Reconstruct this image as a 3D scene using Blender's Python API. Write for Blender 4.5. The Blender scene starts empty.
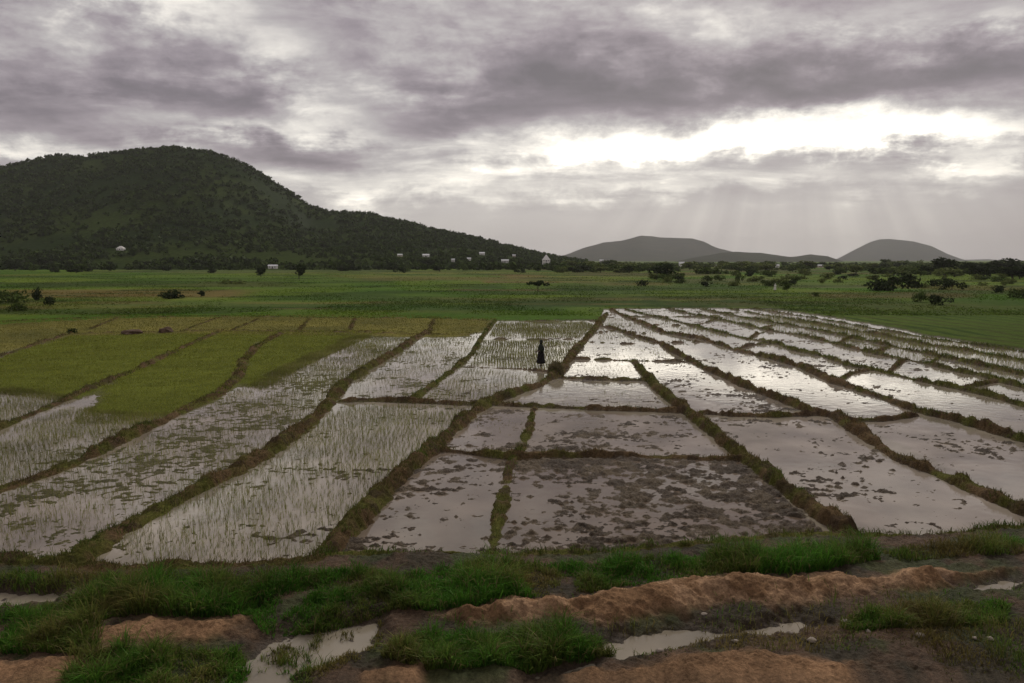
import bpy, math, random
import numpy as np
random.seed(7)
RNG = np.random.default_rng(11)
R = math.radians

# ------------------------------------------------------------------ scene, camera
sc = bpy.context.scene
COL = sc.collection
CAM_H, FPX, CX, CY, HOR = 6.4, 740.0, 512.0, 341.5, 260.0
PITCH = math.atan((CY - HOR) / FPX)
cam_d = bpy.data.cameras.new('camera')
cam = bpy.data.objects.new('camera', cam_d)
COL.objects.link(cam)
cam_d.sensor_width = 36.0
cam_d.lens = FPX * 36.0 / 1024.0
cam_d.clip_start = 0.1
cam_d.clip_end = 40000
cam.location = (0, 0, CAM_H)
cam.rotation_euler = (math.pi / 2 - PITCH, 0, 0)
sc.camera = cam
cp, sp = math.cos(PITCH), math.sin(PITCH)


def ray(px, py):
    a = (np.asarray(px, float) - CX) / FPX
    b = (CY - np.asarray(py, float)) / FPX
    return a, cp + b * sp, -sp + b * cp


def at(px, py, z=0.0):
    """ground point seen at a pixel of the photograph (metres)"""
    dx, dy, dz = ray(px, py)
    t = (z - CAM_H) / dz
    return np.stack([dx * t, dy * t], -1)


# ------------------------------------------------------------------ numpy noise
def _hash(ix, iy, seed):
    h = (ix.astype(np.int64) * 374761393 + iy.astype(np.int64) * 668265263 + seed * 1442695041) & 0xffffffff
    h = ((h ^ (h >> 13)) * 1274126177) & 0xffffffff
    h = (h ^ (h >> 16)) & 0xffffffff
    return h / 4294967295.0


def vnoise(x, y, seed=0):
    x = np.asarray(x, float); y = np.asarray(y, float)
    ix = np.floor(x); iy = np.floor(y)
    fx = x - ix; fy = y - iy
    fx = fx * fx * fx * (fx * (fx * 6 - 15) + 10); fy = fy * fy * fy * (fy * (fy * 6 - 15) + 10)
    a = _hash(ix, iy, seed); b = _hash(ix + 1, iy, seed)
    c = _hash(ix, iy + 1, seed); d = _hash(ix + 1, iy + 1, seed)
    return (a * (1 - fx) + b * fx) * (1 - fy) + (c * (1 - fx) + d * fx) * fy


def fbm(x, y, seed=0, octv=4, gain=0.5):
    s = 0.0; a = 1.0; t = 0.0
    for o in range(octv):
        c, q = math.cos(0.6 * o + 0.3), math.sin(0.6 * o + 0.3)
        f = 2.03 ** o
        s = s + a * vnoise((x * c - y * q) * f + 17.3 * o, (x * q + y * c) * f - 9.1 * o, seed + o)
        t += a; a *= gain
    return s / t          # 0..1, mean .5


def sstep(a, b, x):
    t = np.clip((x - a) / (b - a), 0, 1)
    return t * t * (3 - 2 * t)


# ------------------------------------------------------------------ geometry helpers
def seg_dist(x, y, pts):
    best = np.full(x.shape, 1e9)
    for (x0, y0), (x1, y1) in zip(pts[:-1], pts[1:]):
        dx, dy = x1 - x0, y1 - y0
        L = dx * dx + dy * dy + 1e-9
        t = np.clip(((x - x0) * dx + (y - y0) * dy) / L, 0, 1)
        d = np.hypot(x - x0 - t * dx, y - y0 - t * dy)
        np.minimum(best, d, out=best)
    return best


def inside(x, y, poly):
    r = np.zeros(x.shape, bool)
    n = len(poly)
    for i in range(n):
        x0, y0 = poly[i]; x1, y1 = poly[(i + 1) % n]
        if y0 == y1:
            continue
        c = ((y0 > y) != (y1 > y)) & (x < (x1 - x0) * (y - y0) / (y1 - y0) + x0)
        r ^= c
    return r


def poly_sd(x, y, poly):
    """signed distance, positive inside; only near the polygon (else -9)"""
    p = np.asarray(poly)
    out = np.full(x.shape, -9.0)
    m = (x > p[:, 0].min() - 3) & (x < p[:, 0].max() + 3) & (y > p[:, 1].min() - 3) & (y < p[:, 1].max() + 3)
    if m.any():
        xs, ys = x[m], y[m]
        d = seg_dist(xs, ys, list(p) + [p[0]])
        out[m] = np.where(inside(xs, ys, p), d, -d)
    return out


def tri_mesh(name, verts, tris, cols=None, smooth=False):
    me = bpy.data.meshes.new(name)
    verts = np.ascontiguousarray(verts, np.float32); tris = np.ascontiguousarray(tris, np.int32)
    k = tris.shape[1]
    me.vertices.add(len(verts)); me.vertices.foreach_set('co', verts.ravel())
    me.loops.add(tris.size); me.loops.foreach_set('vertex_index', tris.ravel())
    me.polygons.add(len(tris))
    me.polygons.foreach_set('loop_start', np.arange(0, tris.size, k, dtype=np.int32))
    me.polygons.foreach_set('loop_total', np.full(len(tris), k, np.int32))
    me.polygons.foreach_set('use_smooth', np.full(len(tris), smooth, bool))
    me.update(calc_edges=True)
    if cols is not None:
        a = me.color_attributes.new('col', 'FLOAT_COLOR', 'POINT')
        c = np.ones((len(verts), 4), np.float32); c[:, :3] = cols
        a.data.foreach_set('color', c.ravel())
    return me


def link(name, me, mat=None, parent=None, label=None, cat=None, group=None, kind=None):
    o = bpy.data.objects.new(name, me)
    COL.objects.link(o)
    if me is not None and mat is not None and not me.materials:
        me.materials.append(mat)
    if parent is not None:
        o.parent = parent
    for k, v in (('label', label), ('category', cat), ('group', group), ('kind', kind)):
        if v:
            o[k] = v
    return o


# ------------------------------------------------------------------ materials
def new_mat(name):
    m = bpy.data.materials.new(name); m.use_nodes = True
    nt = m.node_tree; nt.nodes.clear()
    out = nt.nodes.new('ShaderNodeOutputMaterial')
    return m, nt, out


def mat_simple(name, col, rough=0.8, var=0.25, scale=6.0, spec=0.3, bump=0.0):
    m, nt, out = new_mat(name)
    N, L = nt.nodes, nt.links
    b = N.new('ShaderNodeBsdfPrincipled')
    tc = N.new('ShaderNodeTexCoord'); nz = N.new('ShaderNodeTexNoise')
    nz.inputs['Scale'].default_value = scale; nz.inputs['Detail'].default_value = 5
    L.new(tc.outputs['Object'], nz.inputs['Vector'])
    mx = N.new('ShaderNodeMix'); mx.data_type = 'RGBA'
    mx.inputs[6].default_value = (*[c * (1 - var) for c in col], 1)
    mx.inputs[7].default_value = (*[min(1, c * (1 + var)) for c in col], 1)
    L.new(nz.outputs['Fac'], mx.inputs[0]); L.new(mx.outputs[2], b.inputs['Base Color'])
    b.inputs['Roughness'].default_value = rough; b.inputs['Specular IOR Level'].default_value = spec
    if bump:
        bp = N.new('ShaderNodeBump'); bp.inputs['Strength'].default_value = bump
        L.new(nz.outputs['Fac'], bp.inputs['Height']); L.new(bp.outputs['Normal'], b.inputs['Normal'])
    L.new(b.outputs[0], out.inputs['Surface'])
    return m


def mat_leaf(name, transl=0.3, var=0.3, tint=None):
    """leaf / blade material: colour comes from the mesh attribute, varied by noise"""
    m, nt, out = new_mat(name)
    N, L = nt.nodes, nt.links
    if tint is None:
        at_ = N.new('ShaderNodeAttribute'); at_.attribute_name = 'col'; csrc = at_.outputs['Color']
    else:
        rgb = N.new('ShaderNodeRGB'); rgb.outputs[0].default_value = (*tint, 1); csrc = rgb.outputs[0]
    geo = N.new('ShaderNodeNewGeometry')
    nz = N.new('ShaderNodeTexNoise'); nz.inputs['Scale'].default_value = 0.35; nz.inputs['Detail'].default_value = 6
    L.new(geo.outputs['Position'], nz.inputs['Vector'])
    mr = N.new('ShaderNodeMapRange'); mr.inputs[1].default_value = 0.3; mr.inputs[2].default_value = 0.7
    mr.inputs[3].default_value = 1 - var; mr.inputs[4].default_value = 1 + var
    L.new(nz.outputs['Fac'], mr.inputs[0])
    hs = N.new('ShaderNodeHueSaturation'); L.new(csrc, hs.inputs['Color']); L.new(mr.outputs[0], hs.inputs['Value'])
    d = N.new('ShaderNodeBsdfDiffuse'); t = N.new('ShaderNodeBsdfTranslucent')
    L.new(hs.outputs[0], d.inputs['Color']); L.new(hs.outputs[0], t.inputs['Color'])
    g = N.new('ShaderNodeBsdfGlossy'); g.inputs['Roughness'].default_value = 0.45
    g.inputs['Color'].default_value = (0.6, 0.6, 0.6, 1)
    mx = N.new('ShaderNodeMixShader'); mx.inputs[0].default_value = transl
    L.new(d.outputs[0], mx.inputs[1]); L.new(t.outputs[0], mx.inputs[2])
    m2 = N.new('ShaderNodeMixShader'); m2.inputs[0].default_value = 0.008
    L.new(mx.outputs[0], m2.inputs[1]); L.new(g.outputs[0], m2.inputs[2])
    L.new(m2.outputs[0], out.inputs['Surface'])
    return m


def mat_ground():
    m, nt, out = new_mat('soil_and_turf')
    N, L = nt.nodes, nt.links
    b = N.new('ShaderNodeBsdfPrincipled')
    a = N.new('ShaderNodeAttribute'); a.attribute_name = 'col'
    w = N.new('ShaderNodeAttribute'); w.attribute_name = 'wet'
    geo = N.new('ShaderNodeNewGeometry')

    def noise(scale, det=6, rough=0.6):
        n = N.new('ShaderNodeTexNoise'); n.inputs['Scale'].default_value = scale
        n.inputs['Detail'].default_value = det; n.inputs['Roughness'].default_value = rough
        L.new(geo.outputs['Position'], n.inputs['Vector']); return n
    n1 = noise(14.0, 10, .7); n2 = noise(0.9, 6); n3 = noise(0.06, 5)
    val = None
    for n, amp in ((n1, 1.3), (n2, 0.6), (n3, 0.35)):
        mr = N.new('ShaderNodeMapRange'); mr.inputs[1].default_value = 0.25; mr.inputs[2].default_value = 0.75
        mr.inputs[3].default_value = 1 - amp * 0.5; mr.inputs[4].default_value = 1 + amp * 0.5
        L.new(n.outputs['Fac'], mr.inputs[0])
        if val is None:
            val = mr.outputs[0]
        else:
            mm = N.new('ShaderNodeMath'); mm.operation = 'MULTIPLY'
            L.new(val, mm.inputs[0]); L.new(mr.outputs[0], mm.inputs[1]); val = mm.outputs[0]
    hs = N.new('ShaderNodeHueSaturation'); L.new(a.outputs['Color'], hs.inputs['Color']); L.new(val, hs.inputs['Value'])
    L.new(hs.outputs[0], b.inputs['Base Color'])
    mr = N.new('ShaderNodeMapRange'); mr.inputs[3].default_value = 0.95; mr.inputs[4].default_value = 0.6
    L.new(w.outputs['Fac'], mr.inputs[0]); L.new(mr.outputs[0], b.inputs['Roughness'])
    ms = N.new('ShaderNodeMapRange'); ms.inputs[3].default_value = 0.03; ms.inputs[4].default_value = 0.35
    L.new(w.outputs['Fac'], ms.inputs[0]); L.new(ms.outputs[0], b.inputs['Specular IOR Level'])
    bp = N.new('ShaderNodeBump'); bp.inputs['Strength'].default_value = 1.0; bp.inputs['Distance'].default_value = 0.09
    L.new(n1.outputs['Fac'], bp.inputs['Height']); L.new(bp.outputs['Normal'], b.inputs['Normal'])
    L.new(b.outputs[0], out.inputs['Surface'])
    return m


def mat_water():
    m, nt, out = new_mat('silty_water')
    N, L = nt.nodes, nt.links
    b = N.new('ShaderNodeBsdfPrincipled')
    geo = N.new('ShaderNodeNewGeometry')
    n0 = N.new('ShaderNodeTexNoise'); n0.inputs['Scale'].default_value = 0.5; n0.inputs['Detail'].default_value = 6
    L.new(geo.outputs['Position'], n0.inputs['Vector'])
    si = N.new('ShaderNodeAttribute'); si.attribute_name = 'col'
    hv = N.new('ShaderNodeMapRange'); hv.inputs[1].default_value = 0.3; hv.inputs[2].default_value = 0.7
    hv.inputs[3].default_value = 0.72; hv.inputs[4].default_value = 1.28
    L.new(n0.outputs['Fac'], hv.inputs[0])
    hs = N.new('ShaderNodeHueSaturation'); L.new(si.outputs['Color'], hs.inputs['Color']); L.new(hv.outputs[0], hs.inputs['Value'])
    L.new(hs.outputs[0], b.inputs['Base Color'])
    n1 = N.new('ShaderNodeTexNoise'); n1.inputs['Scale'].default_value = 2.2; n1.inputs['Detail'].default_value = 5
    L.new(geo.outputs['Position'], n1.inputs['Vector'])
    bp = N.new('ShaderNodeBump'); bp.inputs['Strength'].default_value = 0.09; bp.inputs['Distance'].default_value = 0.06
    L.new(n1.outputs['Fac'], bp.inputs['Height']); L.new(bp.outputs['Normal'], b.inputs['Normal'])
    mr = N.new('ShaderNodeMapRange'); mr.inputs[1].default_value = 0.35; mr.inputs[2].default_value = 0.7
    mr.inputs[3].default_value = 0.02; mr.inputs[4].default_value = 0.09
    L.new(n0.outputs['Fac'], mr.inputs[0]); L.new(mr.outputs[0], b.inputs['Roughness'])
    b.inputs['IOR'].default_value = 1.36
    L.new(b.outputs[0], out.inputs['Surface'])
    return m


M_ground = mat_ground()
M_water = mat_water()
M_blade = mat_leaf('blades', 0.35, 0.3)
M_crown = mat_leaf('tree_leaves', 0.2, 0.35)
M_scrub = mat_leaf('scrub_leaves', 0.15, 0.45)
M_bark = mat_simple('bark', (0.07, 0.055, 0.04), 0.9, 0.4, 8)
M_white = mat_simple('whitewash', (0.74, 0.72, 0.68), 0.7, 0.08, 2)
M_cream = mat_simple('cream_plaster', (0.52, 0.46, 0.38), 0.85, 0.12, 2)
M_brick = mat_simple('clay_brick_wall', (0.30, 0.17, 0.11), 0.9, 0.2, 5)
M_tin = mat_simple('tin_roof', (0.70, 0.71, 0.72), 0.45, 0.12, 1.5, 0.5)
M_rust = mat_simple('rusty_roof', (0.28, 0.15, 0.10), 0.7, 0.3, 1.5)
M_dark = mat_simple('dark_opening', (0.03, 0.028, 0.025), 0.6, 0.2, 3)
M_stone = mat_simple('pale_stone', (0.26, 0.22, 0.18), 0.85, 0.3, 9, 0.3, 0.3)

# ------------------------------------------------------------------ earth banks (bunds) between the paddies
# each: pixel polyline of its foot line, half width m, height m, greenness 0..1
BUNDS = [
    ([(0, 428), (61, 402), (111, 381), (147, 366), (184, 348), (219, 333)], .42, .28, .30),
    ([(0, 490), (40, 477), (87, 458), (137, 433), (182, 412), (219, 394), (238, 378), (243, 362), (258, 346), (281, 334)], .55, .30, .25),
    ([(70, 566), (95, 545), (140, 520), (200, 488), (261, 457), (297, 433), (326, 408), (342, 385), (371, 367), (397, 352), (418, 337), (430, 331)], .62, .32, .30),
    ([(339, 402), (370, 401), (407, 402), (460, 405), (484, 404), (512, 406), (563, 408), (602, 410), (673, 412), (694, 413), (734, 416), (770, 417), (823, 415), (850, 421), (880, 421), (917, 416)], .30, .24, .15),
    ([(317, 563), (347, 532), (377, 500), (407, 471), (436, 447), (464, 420), (486, 404), (514, 394), (540, 385), (558, 374), (570, 358), (585, 340), (598, 325), (607, 313)], .55, .34, .30),
    ([(415, 398), (432, 386), (457, 367), (473, 353), (481, 339), (489, 328), (495, 321)], .45, .22, .65),
    ([(460, 367), (520, 369), (556, 373)], .22, .18, .2),
    ([(480, 339), (540, 340), (583, 339)], .22, .18, .2),
    ([(0, 356), (45, 342), (66, 335), (126, 333), (184, 332), (260, 332), (340, 333), (420, 335), (481, 335)], .42, .25, .15),
    ([(0, 323), (53, 320), (116, 318), (219, 317), (310, 318), (428, 319), (500, 322), (600, 321)], .4, .2, .6),
    ([(87, 331), (104, 324), (121, 317)], .3, .18, .2), ([(184, 331), (202, 324), (219, 318)], .3, .18, .2),
    ([(232, 331), (246, 325), (258, 320)], .3, .18, .2), ([(299, 331), (304, 325), (310, 319)], .4, .2, .1),
    ([(350, 331), (352, 325), (355, 319)], .4, .2, .1), ([(429, 334), (431, 327), (434, 320)], .4, .2, .3),
    ([(634, 361), (647, 377), (661, 392), (680, 406), (693, 418), (712, 431), (731, 449), (761, 471), (790, 494), (820, 514), (842, 530)], .50, .32, .35),
    ([(597, 326), (615, 329), (637, 337), (660, 343), (674, 352), (690, 360), (711, 371), (738, 383), (764, 394), (791, 404), (815, 414), (834, 417), (850, 427), (868, 438), (884, 451), (904, 461), (943, 477), (982, 494), (1024, 513)], .48, .32, .2),
    ([(611, 310), (626, 317), (644, 324), (665, 333), (705, 340), (735, 350), (770, 358), (804, 368), (836, 383), (867, 393), (894, 402), (918, 412), (954, 420), (989, 430), (1024, 441)], .55, .32, .25),
    ([(624, 309), (643, 314), (679, 322), (705, 329), (747, 339), (775, 343), (796, 351), (823, 356), (849, 366), (875, 370), (902, 377), (928, 383), (960, 389), (994, 397), (1024, 406)], .5, .26, .7),
    ([(668, 309), (700, 316), (731, 322), (770, 331), (804, 336), (836, 344), (875, 354), (902, 359), (928, 364), (954, 371), (981, 376), (1024, 388)], .5, .26, .65),
    ([(700, 309), (730, 315), (770, 322), (804, 328), (849, 337), (889, 346), (928, 354), (970, 363), (1024, 375)], .6, .26, .7),
    ([(730, 309), (757, 314), (790, 319), (823, 325), (875, 334), (928, 345), (981, 353), (1024, 361)], .6, .26, .7),
    ([(755, 309), (780, 313), (815, 318), (875, 329), (928, 338), (1024, 352)], .6, .24, .8),
    ([(570, 359), (610, 360), (634, 361), (692, 362)], .28, .22, .2), ([(559, 378), (600, 380), (650, 381)], .28, .24, .2),
    ([(588, 342), (625, 344), (668, 343), (707, 342)], .25, .2, .2), ([(596, 333), (615, 331)], .25, .2, .3),
    ([(598, 318), (626, 317), (694, 317), (730, 316)], .4, .2, .6), ([(634, 333), (650, 334), (668, 334)], .25, .2, .3),
    ([(436, 450), (475, 454), (518, 459), (576, 457), (642, 457), (738, 460)], .34, .28, .2),
    ([(534, 409), (529, 430), (519, 453), (509, 470), (503, 500), (496, 530), (491, 558)], .34, .16, .55),
    ([(889, 372), (896, 366), (905, 359)], .3, .25, .3), ([(747, 340), (757, 334), (770, 331)], .3, .25, .3),
    ([(960, 389), (985, 384), (1000, 381)], .3, .22, .3), ([(875, 354), (884, 349), (892, 346)], .3, .25, .3),
    ([(690, 327), (715, 320), (722, 319)], .3, .22, .3),
    ([(604, 309), (660, 309), (760, 309)], .4, .2, .7), ([(612, 312), (650, 312.5), (740, 313)], .3, .2, .6),
    ([(655, 325), (690, 326), (700, 327)], .28, .2, .3), ([(735, 350), (752, 345), (772, 344)], .28, .22, .3), ([(836, 383), (850, 374), (872, 370)], .28, .22, .3),
    ([(760, 329), (775, 325), (788, 324)], .3, .2, .5), ([(836, 344), (850, 338), (860, 339)], .3, .2, .5), ([(928, 364), (940, 357), (950, 358)], .3, .2, .5),
    ([(0, 563), (50, 568), (100, 572), (150, 571), (220, 571), (315, 565)], .45, .22, .35),
    ([(317, 562), (355, 559), (430, 558), (520, 559), (600, 558), (668, 551), (740, 543), (812, 538), (884, 540), (930, 538), (969, 535), (1024, 531)], .32, .2, .75),
]


def extend(p):
    p = list(p)
    for e, q in ((0, 1), (-1, -2)):
        if p[e][0] <= 0 or p[e][0] >= 1024:
            dx, dy = p[e][0] - p[q][0], p[e][1] - p[q][1]
            k = 260 / abs(dx)
            n = (p[e][0] + dx * k, max(p[e][1] + dy * k, 312))
            p = [n] + p if e == 0 else p + [n]
    return p


BUNDS = [(extend(p), w * .62, h * .78, min(1, g + .12)) for p, w, h, g in BUNDS]
BUND_W = [at([q[0] for q in p], [q[1] for q in p]) for p, w, h, g in BUNDS]

# paddies: (pixel polygon, clod density, lush 0/1, seedling density, seedling height)
NEAR_B = [(-400, 575), (0, 569), (60, 573), (145, 572), (318, 565), (355, 560), (520, 560), (670, 552), (740, 544), (815, 538), (884, 541), (1024, 532), (1400, 520)]
FAR_B = [(-400, 337), (0, 325), (116, 319), (260, 317), (430, 319), (520, 321), (600, 320), (604, 309), (700, 308), (770, 309), (860, 322), (930, 336), (1024, 350), (1400, 405)]
PLOTS = [
    ('lush', [(-260, 440), (-200, 395), (0, 357), (45, 343), (70, 336), (222, 332), (188, 350), (151, 368), (116, 384), (78, 398), (-60, 383)]),
    ('lush', [(90, 411), (106, 383), (142, 365), (180, 346), (214, 332), (284, 331), (258, 345), (246, 361), (243, 380), (222, 397), (186, 413), (165, 415)]),
    ('lush', [(238, 381), (240, 360), (256, 344), (278, 331), (392, 330), (345, 340), (304, 359), (268, 376), (250, 386)]),
    ('pale', [(-300, 350), (-300, 330), (0, 321), (116, 316), (428, 315), (442, 319), (440, 337), (184, 334), (66, 336), (45, 343), (-20, 357)]),
    ('pale', [(432, 317), (497, 319), (486, 329), (470, 336), (430, 337)]),
]
PLOTS = [(k, at([q[0] for q in p], [q[1] for q in p], .04)) for k, p in PLOTS]
CLODS = [   # pixel polygon, density
    ([(500, 475), (518, 458), (738, 459), (830, 538), (668, 556), (490, 562)], .70),
    ([(325, 564), (345, 535), (432, 447), (512, 455), (503, 500), (492, 562)], .50),
    ([(440, 447), (490, 408), (530, 410), (520, 452)], .45),
    ([(528, 412), (675, 415), (735, 457), (525, 455)], .38),
    ([(645, 365), (690, 365), (790, 404), (770, 414), (690, 411)], .26),
    ([(700, 420), (830, 418), (880, 455), (1024, 515), (1024, 530), (840, 530)], .20),
    ([(860, 424), (917, 418), (1024, 445), (1024, 505)], .06),
    ([(675, 345), (735, 352), (917, 413), (830, 412)], .08),
    ([(360, 398), (400, 350), (470, 340), (430, 385)], .22),
    ([(100, 545), (260, 455), (330, 400), (400, 345), (300, 350), (200, 410), (0, 500), (0, 560)], .29),
]
CLODS = [(at([q[0] for q in p], [q[1] for q in p]), d) for p, d in CLODS]


def W(poly):
    return at([q[0] for q in poly], [q[1] for q in poly], .15)


# foreground patches beside the track (kind, pixel polygon)
PATCH = [
    ('ridge', [(425, 616), (470, 606), (530, 602), (600, 594), (660, 584), (740, 578), (820, 576), (900, 576), (1000, 566), (1040, 566), (980, 580), (920, 590), (850, 600), (770, 608), (700, 610), (640, 616), (560, 622), (470, 624)]),
    ('pool', [(205, 692), (240, 660), (262, 642), (300, 626), (378, 614), (384, 640), (345, 658), (315, 674), (305, 692)]),
    ('pool', [(600, 640), (660, 624), (710, 617), (800, 612), (822, 621), (770, 632), (700, 640), (640, 648), (610, 650)]),
    ('pool', [(-20, 588), (62, 588), (58, 598), (-20, 602)]),
    ('pool', [(188, 595), (256, 590), (258, 604), (200, 609)]),
    ('pool', [(950, 580), (1000, 570), (1040, 568), (1040, 582), (975, 590)]),
    ('pool', [(560, 655), (610, 645), (620, 652), (575, 672), (520, 678), (520, 664)]),
    ('dirt', [(560, 672), (640, 660), (760, 652), (865, 660), (880, 700), (540, 700)]),
    ('dirt', [(105, 634), (150, 619), (240, 620), (240, 634), (190, 642), (112, 648)]),
    ('dirt', [(-20, 662), (75, 660), (92, 672), (60, 682), (-20, 684)]),
    ('dirt', [(362, 672), (415, 665), (425, 700), (340, 700)]),
]
PATCH = [(k, W(p)) for k, p in PATCH]
GRASS = [   # pixel polygon, blades per px2, height, green 0..1
    ([(95, 585), (250, 590), (322, 572), (520, 566), (700, 556), (820, 544), (868, 550), (882, 562), (800, 572), (660, 582), (560, 594), (425, 612), (380, 612), (330, 624), (262, 632), (250, 616), (140, 616), (100, 622), (60, 612)], 2.8, .36, .9),
    ([(-10, 602), (60, 608), (100, 622), (104, 650), (60, 654), (-10, 652)], 2.2, .34, .5),
    ([(380, 640), (430, 634), (560, 636), (640, 640), (602, 652), (530, 668), (430, 668), (362, 655)], 2.8, .27, .75),
    ([(840, 620), (905, 608), (960, 602), (1012, 602), (1005, 622), (910, 632), (842, 630)], 2.4, .26, .6),
    ([(880, 550), (1034, 538), (1034, 552), (900, 562)], 1.6, .24, .2),
    ([(70, 655), (240, 650), (262, 662), (240, 700), (60, 700)], 2.2, .32, .6),
    ([(-10, 575), (330, 572), (330, 590), (90, 592), (-10, 584)], 1.1, .22, .3),
    ([(900, 624), (1034, 616), (1034, 690), (960, 690)], .35, .14, .3),
    ([(625, 640), (830, 624), (960, 640), (900, 652), (640, 656)], .22, .12, .3),
    ([(215, 690), (250, 655), (300, 630), (385, 616), (380, 650), (300, 690)], .9, .2, .45),
    ([(425, 612), (560, 600), (700, 585), (900, 582), (1034, 572), (1034, 610), (840, 618), (640, 630), (430, 632)], .12, .16, .6),
]


def interp_b(B, x, y):
    g = at([q[0] for q in B], [q[1] for q in B])
    u = g[:, 0] / g[:, 1]
    return np.interp(x / np.maximum(y, 1.0), u, g[:, 1])


C = lambda *v: np.array(v, float)
MUD, DRY, OLIVE, GREEN = C(.075, .054, .036), C(.105, .070, .036), C(.078, .078, .020), C(.042, .072, .014)
YEL, RED, DARKMUD, LUSH, BROWN = C(.215, .190, .045), C(.42, .265, .155), C(.060, .042, .028), C(.125, .145, .022), C(.150, .098, .042)


def mix(a, b, t):
    t = np.clip(t, 0, 1)[..., None]
    return a * (1 - t) + b * t


# strips of the far fields: centre px, py, half width px, half height px, colour, strength
FIELD = [
    (120, 294, 130, 4, BROWN, .75), (60, 310, 90, 5, OLIVE, .6), (230, 306, 120, 4, C(.075, .1, .028), .7),
    (515, 279, 30, 4, C(.19, .105, .05), .95), (545, 281, 45, 2.5, C(.13, .115, .045), .8), (440, 277, 60, 3, C(.05, .10, .02), .8),
    (260, 271, 160, 2, C(.085, .1, .035), .7), (170, 285, 140, 3, C(.06, .062, .022), .7), (330, 300, 90, 4, C(.05, .085, .02), .7),
    (420, 308, 120, 3, C(.045, .08, .018), .8), (560, 292, 90, 3, C(.045, .08, .02), .7), (660, 288, 110, 4, C(.05, .082, .02), .7),
    (900, 296, 80, 3, C(.105, .075, .035), .8), (960, 309, 70, 1.5, C(.14, .16, .035), .9), (880, 309, 40, 1.3, C(.13, .15, .035), .8),
    (740, 281, 60, 2, C(.1, .105, .04), .8), (620, 283, 40, 1.5, C(.1, .1, .035), .6), (820, 286, 50, 2, C(.105, .11, .045), .7),
    (980, 292, 60, 2.5, C(.07, .09, .03), .7), (500, 300, 60, 1.2, C(.09, .09, .03), .7), (700, 305, 220, 3, C(.035, .062, .016), .7),
]

_r = random.Random(5)
for _ in range(85):       # narrow plots of different crops
    FIELD.append((_r.uniform(-40, 1064), 269 + 44 * _r.random() ** 1.2, _r.uniform(18, 110), _r.uniform(.5, 1.9),
                  _r.choice([C(.120, .105, .035), C(.042, .075, .012), C(.090, .140, .022), C(.140, .150, .035), C(.034, .058, .012), C(.105, .080, .034)]), _r.uniform(.45, .9)))


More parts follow.
